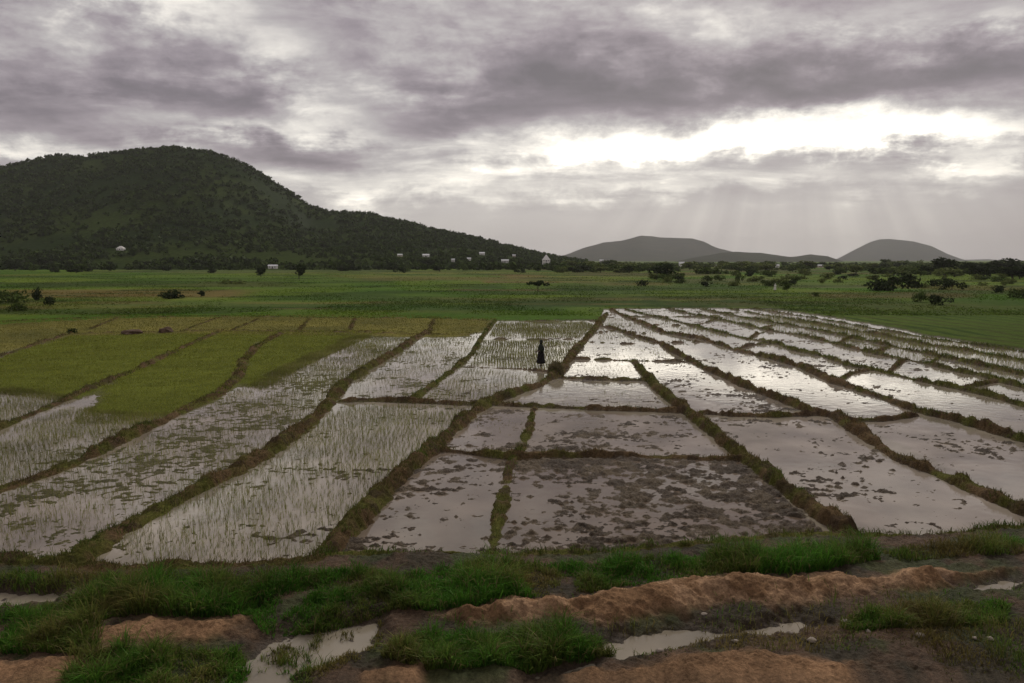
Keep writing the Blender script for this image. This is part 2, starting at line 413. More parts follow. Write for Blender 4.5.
def surface(x, y):
    """height, colour and wetness of the ground at x, y"""
    n = x.size
    z = np.full(n, .12); col = np.tile(GREEN, (n, 1)); wet = np.zeros(n)
    yy = np.maximum(y, 1.0)
    yn, yf = interp_b(NEAR_B, x, y), interp_b(FAR_B, x, y)
    wob = (fbm(x * .8, y * .8, 3) - .5) * .5
    pad = (y + wob > yn) & (y + wob * 3 < yf)
    far = y + wob * 3 >= yf
    fore = ~pad & ~far
    # far fields
    f = far
    xf, yf_ = x[f], y[f]
    c = mix(C(.055, .112, .012), C(.105, .150, .020), sstep(.35, .65, fbm(xf * .03, yf_ * .012, 21)))
    c = mix(c, OLIVE * 1.25, sstep(.55, .7, fbm(xf * .012, yf_ * .03, 23)) * .7)
    sx = CX + xf / np.maximum(yf_, 1) * FPX * 1.006
    sy = HOR + CAM_H * FPX / np.maximum(yf_, 1)
    for (px, py, wx, wy, cc, st) in FIELD:
        q = np.where((np.abs(sx - px) < wx * 1.7) & (np.abs(sy - py) < wy * 1.75))[0]
        if len(q):
            wb = (fbm(xf[q] * .05, yf_[q] * .02, int(px)) - .5)
            g = sstep(1.25, .8, np.abs((sx[q] - px) / wx + wb * .7)) * sstep(1.25, .75, np.abs((sy[q] - py) / wy + wb * .8))
            c[q] = mix(c[q], cc, g * st)
    r8 = at([815, 875, 928, 1024, 1250], [318, 329, 338, 352, 385])
    m8 = (xf > 20) & (yf_ < 190)
    d8 = np.zeros(xf.shape); d8[m8] = seg_dist(xf[m8], yf_[m8], list(r8))
    st8 = np.sin(d8 * 2.6 + (fbm(xf * .08, yf_ * .08, 27) - .5) * 6) * .5 + .5
    gap = fbm(xf * .12, yf_ * .12, 28)
    c[m8] = mix(c[m8], mix(C(.026, .048, .009), C(.085, .075, .026), sstep(.45, .6, gap[m8])), (sstep(.55, .9, st8) * sstep(70, 15, d8) * .9)[m8])
    c = mix(c, C(.038, .070, .011), sstep(12, 50, xf) * sstep(150, 95, yf_) * .6)
    c = mix(c, C(.030, .052, .010), sstep(.56, .66, fbm(xf * .035, yf_ * .10, 29)) * .7)
    col[f] = c
    z[f] = .12 + .10 * (fbm(xf * .25, yf_ * .25, 5) - .4) * sstep(0, 6, yf_ - yf[f] if False else yf_ - interp_b(FAR_B, xf, yf_))
    # paddies
    m = pad
    xp, yp = x[m], y[m]
    dens = np.full(xp.shape, .06)
    for poly, d in CLODS:
        dens = np.where(inside(xp, yp, poly), d, dens)
    left = sstep(.0, -2.5, xp - np.interp(yp, [15, 26, 60, 90], [-4.5, -3.5, 3., 9.]))
    big = fbm(xp * .30, yp * .36, 31, 3) - .5
    mid = fbm(xp * 1.1, yp * 1.5, 32, 4, .6) - .5
    fine = fbm(xp * 4.2, yp * 5.0, 33, 4, .62) - .5
    lev = big * .7 + mid * .62 + fine * 1.15 - (.30 - .44 * dens)
    zp = np.clip(lev * .12, -.06, .012) + np.clip(lev - .08, 0, .3) * .26 * (1 - .75 * left) + .02 * (fbm(xp * 12, yp * 12, 37, 2) - .5) * sstep(-.1, .1, lev)
    cp_ = mix(C(.066, .047, .030), C(.105, .078, .048), sstep(.4, .6, fbm(xp * 1.5, yp * 1.5, 35)))
    cp_ = mix(cp_, C(.095, .088, .030), left * .8)
    w = np.full(xp.shape, .55)
    for k, poly in PLOTS:
        sd = poly_sd(xp, yp, poly) + (fbm(xp * .5, yp * .5, 41) - .5) * 1.2
        e = sstep(-.3, .5, sd)
        zl = .035 + .05 * fbm(xp * 3, yp * 3, 43)
        zp = zp * (1 - e) + zl * e
        cc = mix(LUSH, C(.098, .110, .018), fbm(xp * .3, yp * .3, 45)) if k == 'lush' else mix(YEL, C(.085, .088, .028), fbm(xp * .25, yp * .25, 47))
        cp_ = mix(cp_, cc, e); w *= (1 - e)
    z[m] = zp; col[m] = cp_; wet[m] = w
    # foreground
    m = fore
    xq, yq = x[m], y[m]
    zq = .15 + .16 * (fbm(xq * .7, yq * .7, 51) - .5) + .09 * (fbm(xq * 4, yq * 4, 53) - .5) + .06 * (fbm(xq * 11, yq * 11, 54, 3) - .5)
    zq += sstep(8.5, 1.5, yq) * 4.3
    cq = mix(C(.048, .038, .022), C(.105, .066, .040), sstep(.35, .65, fbm(xq * 1.3, yq * 1.3, 55)))
    cq = mix(cq, C(.050, .062, .020), sstep(.5, .62, fbm(xq * .8, yq * .8, 56)) * .8)
    wq = np.full(xq.shape, .45)
    wb = (fbm(xq * 1.1, yq * 1.1, 57) - .5) * .9 + (fbm(xq * 5, yq * 5, 58) - .5) * .25
    for k, poly in PATCH:
        sd = poly_sd(xq, yq, poly)
        sd = np.where(sd > -8, sd + wb * .8, sd)
        if k == 'ridge':
            e = sstep(-.15, .25, sd)
            hgt = sstep(-.1, .55, sd) * (.24 + .12 * (fbm(xq * 1.2, yq * 1.2, 61) - .4)) + e * .06 * (fbm(xq * 6, yq * 6, 62, 5, .62) - .5)
            zq = zq + hgt; cq = mix(cq, mix(RED, C(.24, .142, .076), sstep(.38, .62, fbm(xq * 2.5, yq * 2.5, 63))), e); wq *= 1 - e
        elif k == 'pool':
            e = sstep(-.25, .2, sd)
            zq = zq * (1 - e) + e * (-.032 + .13 * (fbm(xq * 3.2, yq * 3.2, 65, 5, .6) - .5)); cq = mix(cq, MUD, e); wq = np.maximum(wq, e)
        else:
            e = sstep(-.2, .2, sd)
            zq = zq + e * (.08 + .06 * (fbm(xq * 3, yq * 3, 66) - .5)); cq = mix(cq, mix(C(.36, .215, .118), C(.18, .110, .062), fbm(xq * 2, yq * 2, 67) * 1.5 - .3), e); wq *= 1 - e
    z[m] = zq; col[m] = cq; wet[m] = wq
    # banks
    near = (y > 10) & (y < 130)
    xi, yi = x[near], y[near]
    hb = np.zeros(xi.shape); gb = np.zeros(xi.shape)
    wob = (fbm(xi * .7, yi * .7, 71) - .5) * .44 + (fbm(xi * 3.3, yi * 3.3, 72) - .5) * .36
    top = .45 + 1.1 * fbm(xi * 2.2, yi * 2.2, 73)
    for (p, w_, h_, g_), pts in zip(BUNDS, BUND_W):
        lo, hi = pts.min(0) - 1.5, pts.max(0) + 1.5
        k = np.where((xi > lo[0]) & (xi < hi[0]) & (yi > lo[1]) & (yi < hi[1]))[0]
        if not len(k):
            continue
        d = np.maximum(seg_dist(xi[k], yi[k], list(pts)) + wob[k] * (w_ / .5), 0)
        prof = sstep(1.15, .25, d / w_)
        h = prof * h_ * top[k]
        b = h > hb[k]
        hb[k[b]] = h[b]; gb[k[b]] = g_
    zi = z[near]
    slump = fbm(xi * .45, yi * .45, 78, 3)
    hb = hb * (.55 + .75 * sstep(.3, .6, slump))
    e = sstep(.015, .07, hb)
    cb = mix(DRY * 1.1, OLIVE * 1.2, sstep(.35, .65, fbm(xi * 1.2, yi * 1.2, 75) + gb * .5 - .25))
    cb = mix(cb, DARKMUD, sstep(.5, .7, fbm(xi * 2.2, yi * 2.2, 77)) * .7)
    z[near] = np.maximum(zi, np.where(hb > .004, -.05 + hb + .0, -9))
    col[near] = mix(col[near], cb, e); wet[near] = wet[near] * (1 - e)
    return z, col, wet


def ground_z(x, y):
    x = np.atleast_1d(np.asarray(x, float)); y = np.atleast_1d(np.asarray(y, float))
    return surface(x, y)[0]


# one ground sheet, finest where it is nearest
us = np.concatenate([np.linspace(-.80, .80, 1050)])
uo = np.linspace(0, 1, 14)[1:] ** 1.6
inv = np.linspace(1 / 10.6, 1 / 112.0, 700)
rows = np.concatenate([np.linspace(-80, 9.5, 24), 1 / inv, np.geomspace(114, 11500, 190)])
Wd = np.minimum(np.maximum(rows, 10.0), 9000.0)
gx = []
for w_ in Wd:
    o0 = .80 * w_; o1 = min(7 * w_ + 40, 8700)
    ex = o0 + (o1 - o0) * uo
    gx.append(np.concatenate([-ex[::-1], us * w_, ex]))
gx = np.array(gx); gy = np.repeat(rows[:, None], gx.shape[1], 1)
nr, nc = gx.shape
gz, gcol, gwet = surface(gx.ravel(), gy.ravel())
idx = np.arange(nr * nc).reshape(nr, nc)
quads = np.stack([idx[:-1, :-1], idx[:-1, 1:], idx[1:, 1:], idx[1:, :-1]], -1).reshape(-1, 4)
gme = tri_mesh('ground', np.stack([gx.ravel(), gy.ravel(), gz], -1), quads, gcol, True)
wa = gme.attributes.new('wet', 'FLOAT', 'POINT'); wa.data.foreach_set('value', gwet.astype(np.float32))
link('ground', gme, M_ground, kind='structure', label='muddy ground with low earth banks between flooded paddies, open green fields beyond', cat='ground')

# water sheet lying in the paddies and puddles
wr = np.concatenate([[9.0], 1 / np.linspace(1 / 11., 1 / 120., 240)])
wu = np.concatenate([[-4], np.linspace(-.8, .8, 320), [4]])
wx, wy = wu[None, :] * wr[:, None], np.repeat(wr[:, None], len(wu), 1)
wcol = np.tile(C(.225, .195, .145), (wx.size, 1))
for poly, d in CLODS:
    k = inside(wx.ravel(), wy.ravel(), poly)
    wcol[k] = mix(C(.250, .212, .168), C(.120, .088, .062), np.full(k.sum(), (d - .20) / .45))
for rp in ([(150, 570), (318, 563), (345, 528), (400, 472), (462, 418), (486, 404), (340, 402), (260, 462), (110, 548)],):
    wcol[inside(wx.ravel(), wy.ravel(), at([q[0] for q in rp], [q[1] for q in rp]))] = C(.275, .240, .190)
widx = np.arange(wx.size).reshape(wx.shape)
wq = np.stack([widx[:-1, :-1], widx[:-1, 1:], widx[1:, 1:], widx[1:, :-1]], -1).reshape(-1, 4)
link('water', tri_mesh('water', np.stack([wx.ravel(), wy.ravel(), np.zeros(wx.size)], -1), wq, wcol), M_water, kind='structure',
     label='shallow silty water flooding the paddies and ruts, reflecting the clouds', cat='water')


# ------------------------------------------------------------------ blades (grass, seedlings)
def blades(name, base, h, w, lean, col, mat, parts=2, **kw):
    n = len(base)
    a = RNG.uniform(0, 2 * np.pi, n); la = RNG.uniform(0, 2 * np.pi, n)
    wx, wy = np.cos(a) * w * .5, np.sin(a) * w * .5
    lx, ly = np.cos(la) * lean * h, np.sin(la) * lean * h
    b = base
    V = np.empty((n, 5, 3))
    V[:, 0] = b + np.stack([-wx, -wy, np.full(n, -.02)], -1)
    V[:, 1] = b + np.stack([wx, wy, np.full(n, -.02)], -1)
    V[:, 2] = b + np.stack([-wx * .8 + lx * .35, -wy * .8 + ly * .35, h * .6], -1)
    V[:, 3] = b + np.stack([wx * .8 + lx * .35, wy * .8 + ly * .35, h * .6], -1)
    V[:, 4] = b + np.stack([lx, ly, h * (1 - .25 * np.minimum(lean, 1))], -1)
    o = np.arange(n)[:, None] * 5
    T = np.concatenate([o + [0, 1, 3], o + [0, 3, 2], o + [2, 3, 4]])
    cc = np.repeat(col, 5, 0)
    return link(name, tri_mesh(name, V.reshape(-1, 3), T, cc), mat, **kw)


def sample_px(poly, n):
    p = np.asarray(poly, float)
    lo, hi = p.min(0), p.max(0)
    q = RNG.uniform(lo, hi, (int(n), 2))
    return q[inside(q[:, 0], q[:, 1], p)]


# grass of the foreground
B, H, Wd_, LN, CO = [], [], [], [], []
for gi, (poly, dens, hgt, gr) in enumerate(GRASS):
    p = np.asarray(poly, float); area = np.prod(p.max(0) - p.min(0))
    q = sample_px(poly, area * dens)
    g = at(q[:, 0], q[:, 1], .15)
    cl = fbm(g[:, 0] * .9, g[:, 1] * .9, 81) * .6 + fbm(g[:, 0] * 3, g[:, 1] * 3, 82) * .4
    zz, gc, gw = surface(g[:, 0], g[:, 1])
    cl = cl + (fbm(g[:, 0] * .45, g[:, 1] * .45, 87) - .5) * .5
    keep = (cl > (.33 if gi == 0 else .42) + RNG.uniform(-.08, .08, len(g))) & (zz > -.02) & ~((gc[:, 0] > .13) & (RNG.uniform(0, 1, len(g)) > .06))
    g, zz, cl = g[keep], zz[keep], cl[keep]
    n = len(g)
    B.append(np.column_stack([g, zz]))
    cl2 = fbm(g[:, 0] * 2.6, g[:, 1] * 2.6, 88, 3)
    H.append(hgt * .85 * (.3 + RNG.uniform(0, 1, n) ** 1.4 * 1.1) * (.30 + 1.0 * np.clip((cl - .40) * 3, 0, 1)) * (.55 + .9 * sstep(.3, .75, cl2)))
    Wd_.append(RNG.uniform(.006, .02, n)); LN.append(RNG.uniform(.15, 1.25, n))
    t = np.clip(gr + (fbm(g[:, 0] * .9, g[:, 1] * .9, 83) - .5) * 2.4 + RNG.normal(0, .12, n), 0, 1)
    c = mix(C(.16, .13, .042), C(.062, .165, .018), t) * RNG.uniform(.55, 1.45, (n, 1))
    dry = RNG.uniform(0, 1, n) < .10
    c[dry] = C(.20, .16, .075) * RNG.uniform(.6, 1.2, (dry.sum(), 1))
    CO.append(c)
blades('grass', np.concatenate(B), np.concatenate(H), np.concatenate(Wd_), np.concatenate(LN), np.concatenate(CO), M_blade,
       kind='stuff', label='rank green grass growing along the muddy ditch in front of the paddies', cat='grass')

# weeds on the banks
B, H, Wd_, LN, CO = [], [], [], [], []
for (p, w_, h_, g_), pts in zip(BUNDS, BUND_W):
    d = np.hypot(*np.diff(pts, axis=0).T); L = d.sum(); cum = np.r_[0, np.cumsum(d)]
    s = np.linspace(0, L, max(2, int(L / .05)))
    cx_, cy_ = np.interp(s, cum, pts[:, 0]), np.interp(s, cum, pts[:, 1])
    dens = 900 * w_ * np.clip(18.0 / np.maximum(cy_, 10), .05, 1) ** 1.35          # per metre
    nper = RNG.poisson(dens * .05)
    xs = np.repeat(cx_, nper); ys = np.repeat(cy_, nper); n = len(xs)
    th = RNG.uniform(0, 2 * np.pi, n); rr = w_ * 1.05 * np.sqrt(RNG.uniform(0, 1, n))
    xs = xs + np.cos(th) * rr; ys = ys + np.sin(th) * rr
    keep = (ys > 12) & (fbm(xs * 1.4, ys * 1.4, 91) + RNG.uniform(-.1, .1, n) > .43)
    xs, ys = xs[keep], ys[keep]; n = len(xs)
    if not n:
        continue
    zz = ground_z(xs, ys)
    keep = zz > .02; xs, ys, zz = xs[keep], ys[keep], zz[keep]; n = len(xs)
    B.append(np.column_stack([xs, ys, zz]))
    far_ = np.clip(ys / 22, 1, 4)
    H.append(RNG.uniform(.03, .15, n) * (.7 + .7 * g_)); Wd_.append(RNG.uniform(.010, .020, n) * far_); LN.append(RNG.uniform(.3, 1.3, n))
    t = np.clip(g_ + (fbm(xs * .5, ys * .5, 93) - .5) * 1.5 + RNG.normal(0, .15, n), 0, 1)
    c = mix(C(.125, .085, .038), C(.070, .105, .018), t) * RNG.uniform(.6, 1.4, (n, 1))
    CO.append(c)
blades('bank_weeds', np.concatenate(B), np.concatenate(H), np.concatenate(Wd_), np.concatenate(LN), np.concatenate(CO), M_blade,
       kind='stuff', label='low brown and olive weeds growing on the earth banks between paddies', cat='weeds')

# rice seedlings standing in the flooded plots
RICE = [   # polygon px, spacing m, height m, blades per hill, fill
    ([(150, 566), (315, 560), (345, 528), (400, 472), (432, 446), (462, 418), (480, 407), (342, 406), (300, 436), (255, 464), (200, 492), (140, 525), (112, 548)], .21, .30, 4, .95),
    ([(0, 562), (75, 560), (100, 540), (140, 516), (200, 484), (260, 452), (300, 426), (322, 404), (336, 386), (366, 366), (392, 350), (412, 338), (340, 336), (310, 350), (270, 376), (242, 386), (190, 416), (140, 440), (90, 464), (0, 496), (-60, 515), (-60, 564)], .21, .23, 3, .85),
    ([(-80, 515), (0, 486), (40, 472), (87, 452), (137, 428), (180, 410), (95, 408), (60, 410), (0, 434), (-80, 470)], .19, .26, 4, .95),
    ([(-80, 440), (0, 424), (60, 400), (70, 394), (0, 382), (-80, 375)], .19, .24, 4, .95),
    ([(360, 398), (412, 399), (428, 388), (452, 368), (468, 353), (476, 338), (428, 336), (402, 354), (376, 370), (350, 386)], .28, .24, 2, .8),
    ([(420, 402), (484, 402), (510, 394), (536, 384), (552, 374), (466, 369), (440, 386)], .26, .24, 3, .8),
    ([(470, 366), (556, 371), (566, 358), (580, 341), (484, 341), (476, 354)], .24, .26, 4, .95),
    ([(488, 337), (580, 338), (594, 325), (586, 322), (497, 323)], .24, .26, 4, .95),
    ([(528, 406), (670, 411), (645, 384), (560, 382), (545, 390)], .34, .16, 3, .35),
    ([(565, 376), (645, 379), (634, 364), (574, 362)], .36, .16, 3, .35),
    ([(598, 340), (665, 342), (640, 338), (600, 330)], .40, .2, 3, .6),
    ([(605, 326), (640, 330), (660, 334), (626, 319), (606, 318)], .45, .25, 3, .7),
    ([(640, 360), (690, 361), (668, 346), (590, 345), (580, 357)], .45, .16, 3, .3),
    ([(680, 322), (640, 318), (700, 336), (745, 338)], .55, .25, 3, .7),
    ([(700, 318), (735, 324), (900, 356), (1024, 384), (1024, 376), (890, 348), (770, 324), (730, 317)], .42, .28, 3, .8),
    ([(735, 318), (850, 336), (1024, 372), (1024, 354), (860, 328), (780, 315)], .36, .3, 4, .95),
    ([(432, 446), (462, 418), (500, 408), (528, 410), (518, 450)], .4, .12, 3, .2),
    ([(490, 330), (436, 332), (440, 322), (496, 323)], .3, .22, 4, .9),
    ([(85, 408), (165, 414), (190, 411), (160, 425), (70, 424)], .13, .2, 4, 1.3),
    ([(-80, 374), (0, 381), (78, 397), (66, 402), (0, 394), (-80, 388)], .13, .2, 4, 1.3),
    ([(350, 333), (300, 356), (268, 374), (246, 385), (262, 390), (312, 363), (372, 336)], .13, .2, 4, 1.2),
]
B, H, Wd_, LN, CO = [], [], [], [], []
for poly, spc, hgt, nb, fill in RICE:
    spc *= .74; hgt *= .82; nb += 1
    pw = at([q[0] for q in poly], [q[1] for q in poly])
    lo, hi = pw.min(0), pw.max(0)
    X, Y = np.meshgrid(np.arange(lo[0], hi[0], spc), np.arange(lo[1], hi[1], spc))
    rot = RNG.uniform(-.25, .25)
    X, Y = X.ravel(), Y.ravel()
    X = X + RNG.normal(0, spc * .2, X.shape) + np.sin(Y * .6) * .06; Y = Y + RNG.normal(0, spc * .2, Y.shape)
    f = fbm(X * .55, Y * .55, int(poly[0][0]) + 300)
    k = inside(X, Y, pw) & (f + RNG.uniform(-.2, .2, X.shape) < .28 + fill * .45)
    X, Y = X[k], Y[k]
    zz = ground_z(X, Y); k = zz < .05
    X, Y, zz = X[k], Y[k], zz[k]
    X, Y, zz = [np.repeat(v, nb) for v in (X, Y, zz)]
    n = len(X)
    B.append(np.column_stack([X + RNG.normal(0, .018, n), Y + RNG.normal(0, .018, n), np.minimum(zz, 0)]))
    fr = np.clip(Y / 34, 1, 1.6)
    H.append(hgt * RNG.uniform(.6, 1.15, n)); Wd_.append(RNG.uniform(.006, .011, n) * fr); LN.append(RNG.uniform(.05, .5, n))
    c = mix(C(.22, .19, .065), C(.15, .19, .040), RNG.uniform(0, 1, n)) * RNG.uniform(.7, 1.3, (n, 1))
    CO.append(c)
blades('rice_seedlings', np.concatenate(B), np.concatenate(H), np.concatenate(Wd_), np.concatenate(LN), np.concatenate(CO), M_blade,
       kind='stuff', label='thin rice seedlings standing in the flooded plots', cat='rice')

# dense young rice of the nursery plots
B, CO = [], []
for k_, pw in PLOTS:
    lo, hi = pw.min(0), pw.max(0)
    n0 = int(np.prod(hi - lo) * (38 if k_ == 'lush' else 16))
    q = RNG.uniform(lo, hi, (min(n0, 60000), 2)); q = q[inside(q[:, 0], q[:, 1], pw)]
    zz = ground_z(q[:, 0], q[:, 1]); k = (zz > .02) & (zz < .13); q, zz = q[k], zz[k]
    B.append(np.column_stack([q, zz]))
    c0, c1 = (C(.15, .185, .030), C(.23, .235, .042)) if k_ == 'lush' else (C(.19, .175, .045), C(.15, .15, .038))
    CO.append(mix(c0, c1, RNG.uniform(0, 1, len(q))) * RNG.uniform(.8, 1.2, (len(q), 1)))
B = np.concatenate(B); n = len(B)
blades('nursery_rice', B, RNG.uniform(.04, .10, n), RNG.uniform(.02, .035, n) * np.clip(B[:, 1] / 30, 1, 3), RNG.uniform(.1, .7, n), np.concatenate(CO), M_blade,
       kind='stuff', label='dense olive green young rice covering the unflooded plots on the left', cat='rice')

# long dark drills of the green field at the right and the field edges far out
# rough tussocks over the far fields
n = 120000
yy = 1 / RNG.uniform(1 / 420., 1 / 84., n); xx = RNG.uniform(-.85, .85, n) * yy
k = (yy > interp_b(FAR_B, xx, yy) + .5) & (fbm(xx * .09, yy * .05, 401) + RNG.uniform(-.12, .12, n) > .46)
xx, yy = xx[k], yy[k]; n = len(xx)
zz, cc, _ = surface(xx, yy)
blades('meadow', np.column_stack([xx, yy, zz]), RNG.uniform(.06, .22, n), RNG.uniform(.10, .30, n) * np.clip(yy / 150, .8, 2), RNG.uniform(.8, 2.0, n),
       cc * RNG.uniform(1.0, 1.75, (n, 1)), M_blade, kind='stuff', label='rough green tussocks over the flat fields behind the paddies', cat='meadow grass')


# ------------------------------------------------------------------ hills
def skyline(pts, Yd):
    p = np.array(pts, float)
    X = (p[:, 0] - CX) / FPX * Yd
    Z = CAM_H + (HOR - p[:, 1]) / FPX * Yd
    return X, Z


def hill(name, pts, Yd, y0, y1, cell, rough, amp, c0, c1, label):
    X, Z = skyline(pts, Yd)
    xs = np.arange(X[0] * (1.6 if X[0] < 0 else .5), X[-1] * (1.6 if X[-1] > 0 else .5) + cell, cell); ys = np.arange(y0, y1 + cell, cell)
    gx, gy = np.meshgrid(xs, ys)

    def hf(x, y):
        prof = np.interp(x * Yd / np.maximum(y, 1) + (fbm(x / rough, y / rough, 7) - .5) * amp * .5, X, Z)
        g = np.where(y < Yd, sstep(0, 1, ((y - y0) / (Yd - y0)) * .78 + .0) / sstep(0, 1, .78), sstep(y1, Yd, y))
        gul = (fbm(x / rough, y / rough * .6, 9, 5, .55) - .5) * amp * np.clip(prof / 60, .1, 1) * np.sin(np.pi * np.clip((y - y0) / (y1 - y0), 0, 1))
        return np.maximum(prof, 0) * g + gul * np.clip(prof / 20, 0, 1) * np.where(np.abs(y - Yd) < 1, .5, 1) - 1.0
    z = hf(gx, gy)
    nz = fbm(gx / 60, gy / 60, 13, 5, .6)
    col = mix(c0, c1, sstep(.42, .62, nz).ravel())
    idx = np.arange(gx.size).reshape(gx.shape)
    q = np.stack([idx[:-1, :-1], idx[:-1, 1:], idx[1:, 1:], idx[1:, :-1]], -1).reshape(-1, 4)
    me = tri_mesh(name, np.stack([gx.ravel(), gy.ravel(), z.ravel()], -1), q, col, True)
    link(name, me, M_hill, kind='structure', label=label, cat='hill')
    return hf


M_hill = mat_leaf('scrubby_slope', 0.0, 0.4)
BIG = [(x_, y_ + 4 if y_ < 225 else y_ + 2) for x_, y_ in [(-900, 262), (-600, 240), (-420, 200), (-250, 205), (-120, 190), (-30, 178), (0, 171), (25, 166), (50, 161), (80, 155), (110, 152), (150, 149), (190, 150), (210, 154), (240, 165), (270, 180), (300, 202), (310, 210), (330, 214), (360, 218), (400, 225), (440, 232), (480, 238), (510, 246), (540, 253), (565, 257), (600, 261), (640, 263), (700, 264)]]
big_h = hill('hill', BIG, 1000., 455., 2000., 9., 170., 42., C(.018, .030, .008), C(.031, .046, .010), 'large dark green scrub covered hill with a rounded top on the left')
hill('distant_hill', [(480, 262), (540, 260), (568, 254), (585, 247), (603, 242), (622, 240), (640, 235), (660, 237), (690, 238), (703, 242), (715, 248), (735, 253), (760, 256), (800, 260), (840, 264)], 5400., 3900., 7200., 40., 300., 22., C(.030, .034, .022), C(.045, .046, .028), 'grey flat topped hill far away in the middle of the skyline')
hill('distant_hill', [(660, 264), (690, 258), (720, 253), (735, 252), (760, 253), (790, 257), (808, 254), (825, 256), (840, 261), (870, 265)], 3300., 2300., 4500., 26., 160., 16., C(.030, .036, .022), C(.042, .048, .026), 'low dark wooded rise in front of the flat topped hill')
hill('distant_hill', [(780, 264), (833, 260), (850, 251), (868, 242), (876, 239.5), (886, 239), (910, 241.5), (928, 246), (945, 254), (962, 260), (1000, 264)], 6400., 5000., 8000., 46., 500., 12., C(.030, .034, .024), C(.038, .040, .028), 'smooth grey cone shaped hill far away on the right')
hill('distant_hill', [(900, 264), (950, 260), (985, 259), (1010, 261), (1060, 259), (1200, 254), (1400, 262)], 8300., 7000., 10000., 70., 600., 12., C(.030, .034, .024), C(.038, .040, .028), 'faint low ridge on the horizon at the far right edge')


def terrain(x, y):
    x = np.asarray(x, float); y = np.asarray(y, float)
    return np.maximum(.12, np.where((y > 455) & (y < 2000), big_h(x, y), -5))


def hit(px, py, y0=120., y1=1000.):
    """first terrain point on the sight line of a pixel"""
    dx, dy, dz = ray(px, py)
    Y = np.geomspace(y0, y1, 700)
    t = Y / dy
    X = dx * t; Zr = CAM_H + dz * t
    k = np.where(Zr <= terrain(X, Y))[0]
    i = k[0] if len(k) else len(Y) - 1
    return float(X[i]), float(Y[i]), float(terrain(X[i], Y[i]))


# ------------------------------------------------------------------ foliage
def leaf_cloud(lobes, n, size, col, seed, flat=.0):
    r = np.random.default_rng(seed)
    vol = np.array([l[3] * l[4] * l[5] for l in lobes]) ** .75
    pick = r.choice(len(lobes), n, p=vol / vol.sum())
    L = np.array(lobes)[pick]
    d = r.normal(size=(n, 3)); d /= np.linalg.norm(d, axis=1)[:, None]
    rad = r.uniform(.45, 1.08, n) ** .6
    p = L[:, :3] + d * rad[:, None] * L[:, 3:6]
    nrm = d * .8 + r.normal(size=(n, 3)) * .7 + np.array([0, 0, .35]); nrm /= np.linalg.norm(nrm, axis=1)[:, None]
    t1 = np.cross(nrm, r.normal(size=(n, 3))); t1 /= np.linalg.norm(t1, axis=1)[:, None]
    t2 = np.cross(nrm, t1)
    s = size * r.uniform(.5, 1.3, n)[:, None]
    V = np.stack([p - t1 * s, p - t2 * s * .6 + t1 * s * .1, p + t1 * s * 1.1, p + t2 * s * .7], 1).reshape(-1, 3)
    Q = np.arange(n * 4).reshape(n, 4)
    c = np.asarray(col) * r.uniform(.6, 1.4, (n, 1)) * (.85 + .3 * r.uniform(0, 1, len(lobes))[pick])[:, None]
    return V, Q, np.repeat(c, 4, 0)


def trunk_mesh(h, r0, limbs, seed):
    r = np.random.default_rng(seed)
    V, F = [], []

    def tube(pts, rads, k=6):
        o = len(V)
        for (p, q) in zip(pts, rads):
            for j in range(k):
                a = 2 * math.pi * j / k
                V.append((p[0] + q * math.cos(a), p[1] + q * math.sin(a), p[2]))
        for i in range(len(pts) - 1):
            for j in range(k):
                F.append((o + i * k + j, o + i * k + (j + 1) % k, o + (i + 1) * k + (j + 1) % k, o + (i + 1) * k + j))
    b = r.uniform(-.06, .06, 2) * h
    tube([(0, 0, -.3), (0, 0, .05 * h), (b[0] * .5, b[1] * .5, .3 * h), (b[0], b[1], .62 * h)], [r0 * 1.35, r0, r0 * .8, r0 * .5])
    for i in range(limbs):
        a = 2 * math.pi * i / limbs + r.uniform(-.4, .4); z0 = r.uniform(.25, .5) * h; e = r.uniform(.2, .38) * h
        tube([(b[0] * .6, b[1] * .6, z0), (math.cos(a) * e * .5, math.sin(a) * e * .5, z0 + .16 * h), (math.cos(a) * e, math.sin(a) * e, z0 + .36 * h)], [r0 * .45, r0 * .32, r0 * .15], 5)
    me = bpy.data.meshes.new('trunk'); me.from_pydata(V, [], F); me.update()
    return me


def crown_lobes(kind, seed):
    r = np.random.default_rng(seed)
    L = []
    if kind == 'round':
        for i in range(9):
            a = r.uniform(0, 6.28); q = r.uniform(.1, .34)
            s = r.uniform(.16, .27)
            L.append((math.cos(a) * q, math.sin(a) * q, r.uniform(.30, .82), s * 1.15, s * 1.15, s * .85))
    elif kind == 'bush':
        for i in range(10):
            a = r.uniform(0, 6.28); q = r.uniform(.15, .75)
            s = r.uniform(.25, .42)
            L.append((math.cos(a) * q, math.sin(a) * q, r.uniform(.12, .70) * (1.08 - .5 * q), s, s, s * .75))
    elif kind == 'flat':
        for i in range(10):
            a = r.uniform(0, 6.28); q = r.uniform(.1, .75)
            s = r.uniform(.22, .36)
            L.append((math.cos(a) * q, math.sin(a) * q, r.uniform(.62, .86), s, s, s * .42))
    return L


PROTO = {}


def proto(kind, tone, v):
    """unit-height crown and trunk meshes, shared by copies"""
    key = (kind, tone, v)
    if key not in PROTO:
        seed = 500 + 37 * v + {'round': 0, 'bush': 7, 'flat': 13}[kind] + 101 * tone
        col = [C(.026, .038, .013), C(.062, .090, .022), C(.115, .142, .040)][tone]
        V, Q, c = leaf_cloud(crown_lobes(kind, seed), 520, .075 if kind == 'round' else .085, col, seed)
        cm = tri_mesh('crown', V, Q, c); cm.materials.append(M_crown)
        tm = trunk_mesh(1.0 if kind != 'bush' else .8, .035 if kind != 'bush' else .03, 5, seed); tm.materials.append(M_bark)
        PROTO[key] = (cm, tm)
    return PROTO[key]


OCC = []            # sight lines kept clear (px, py)


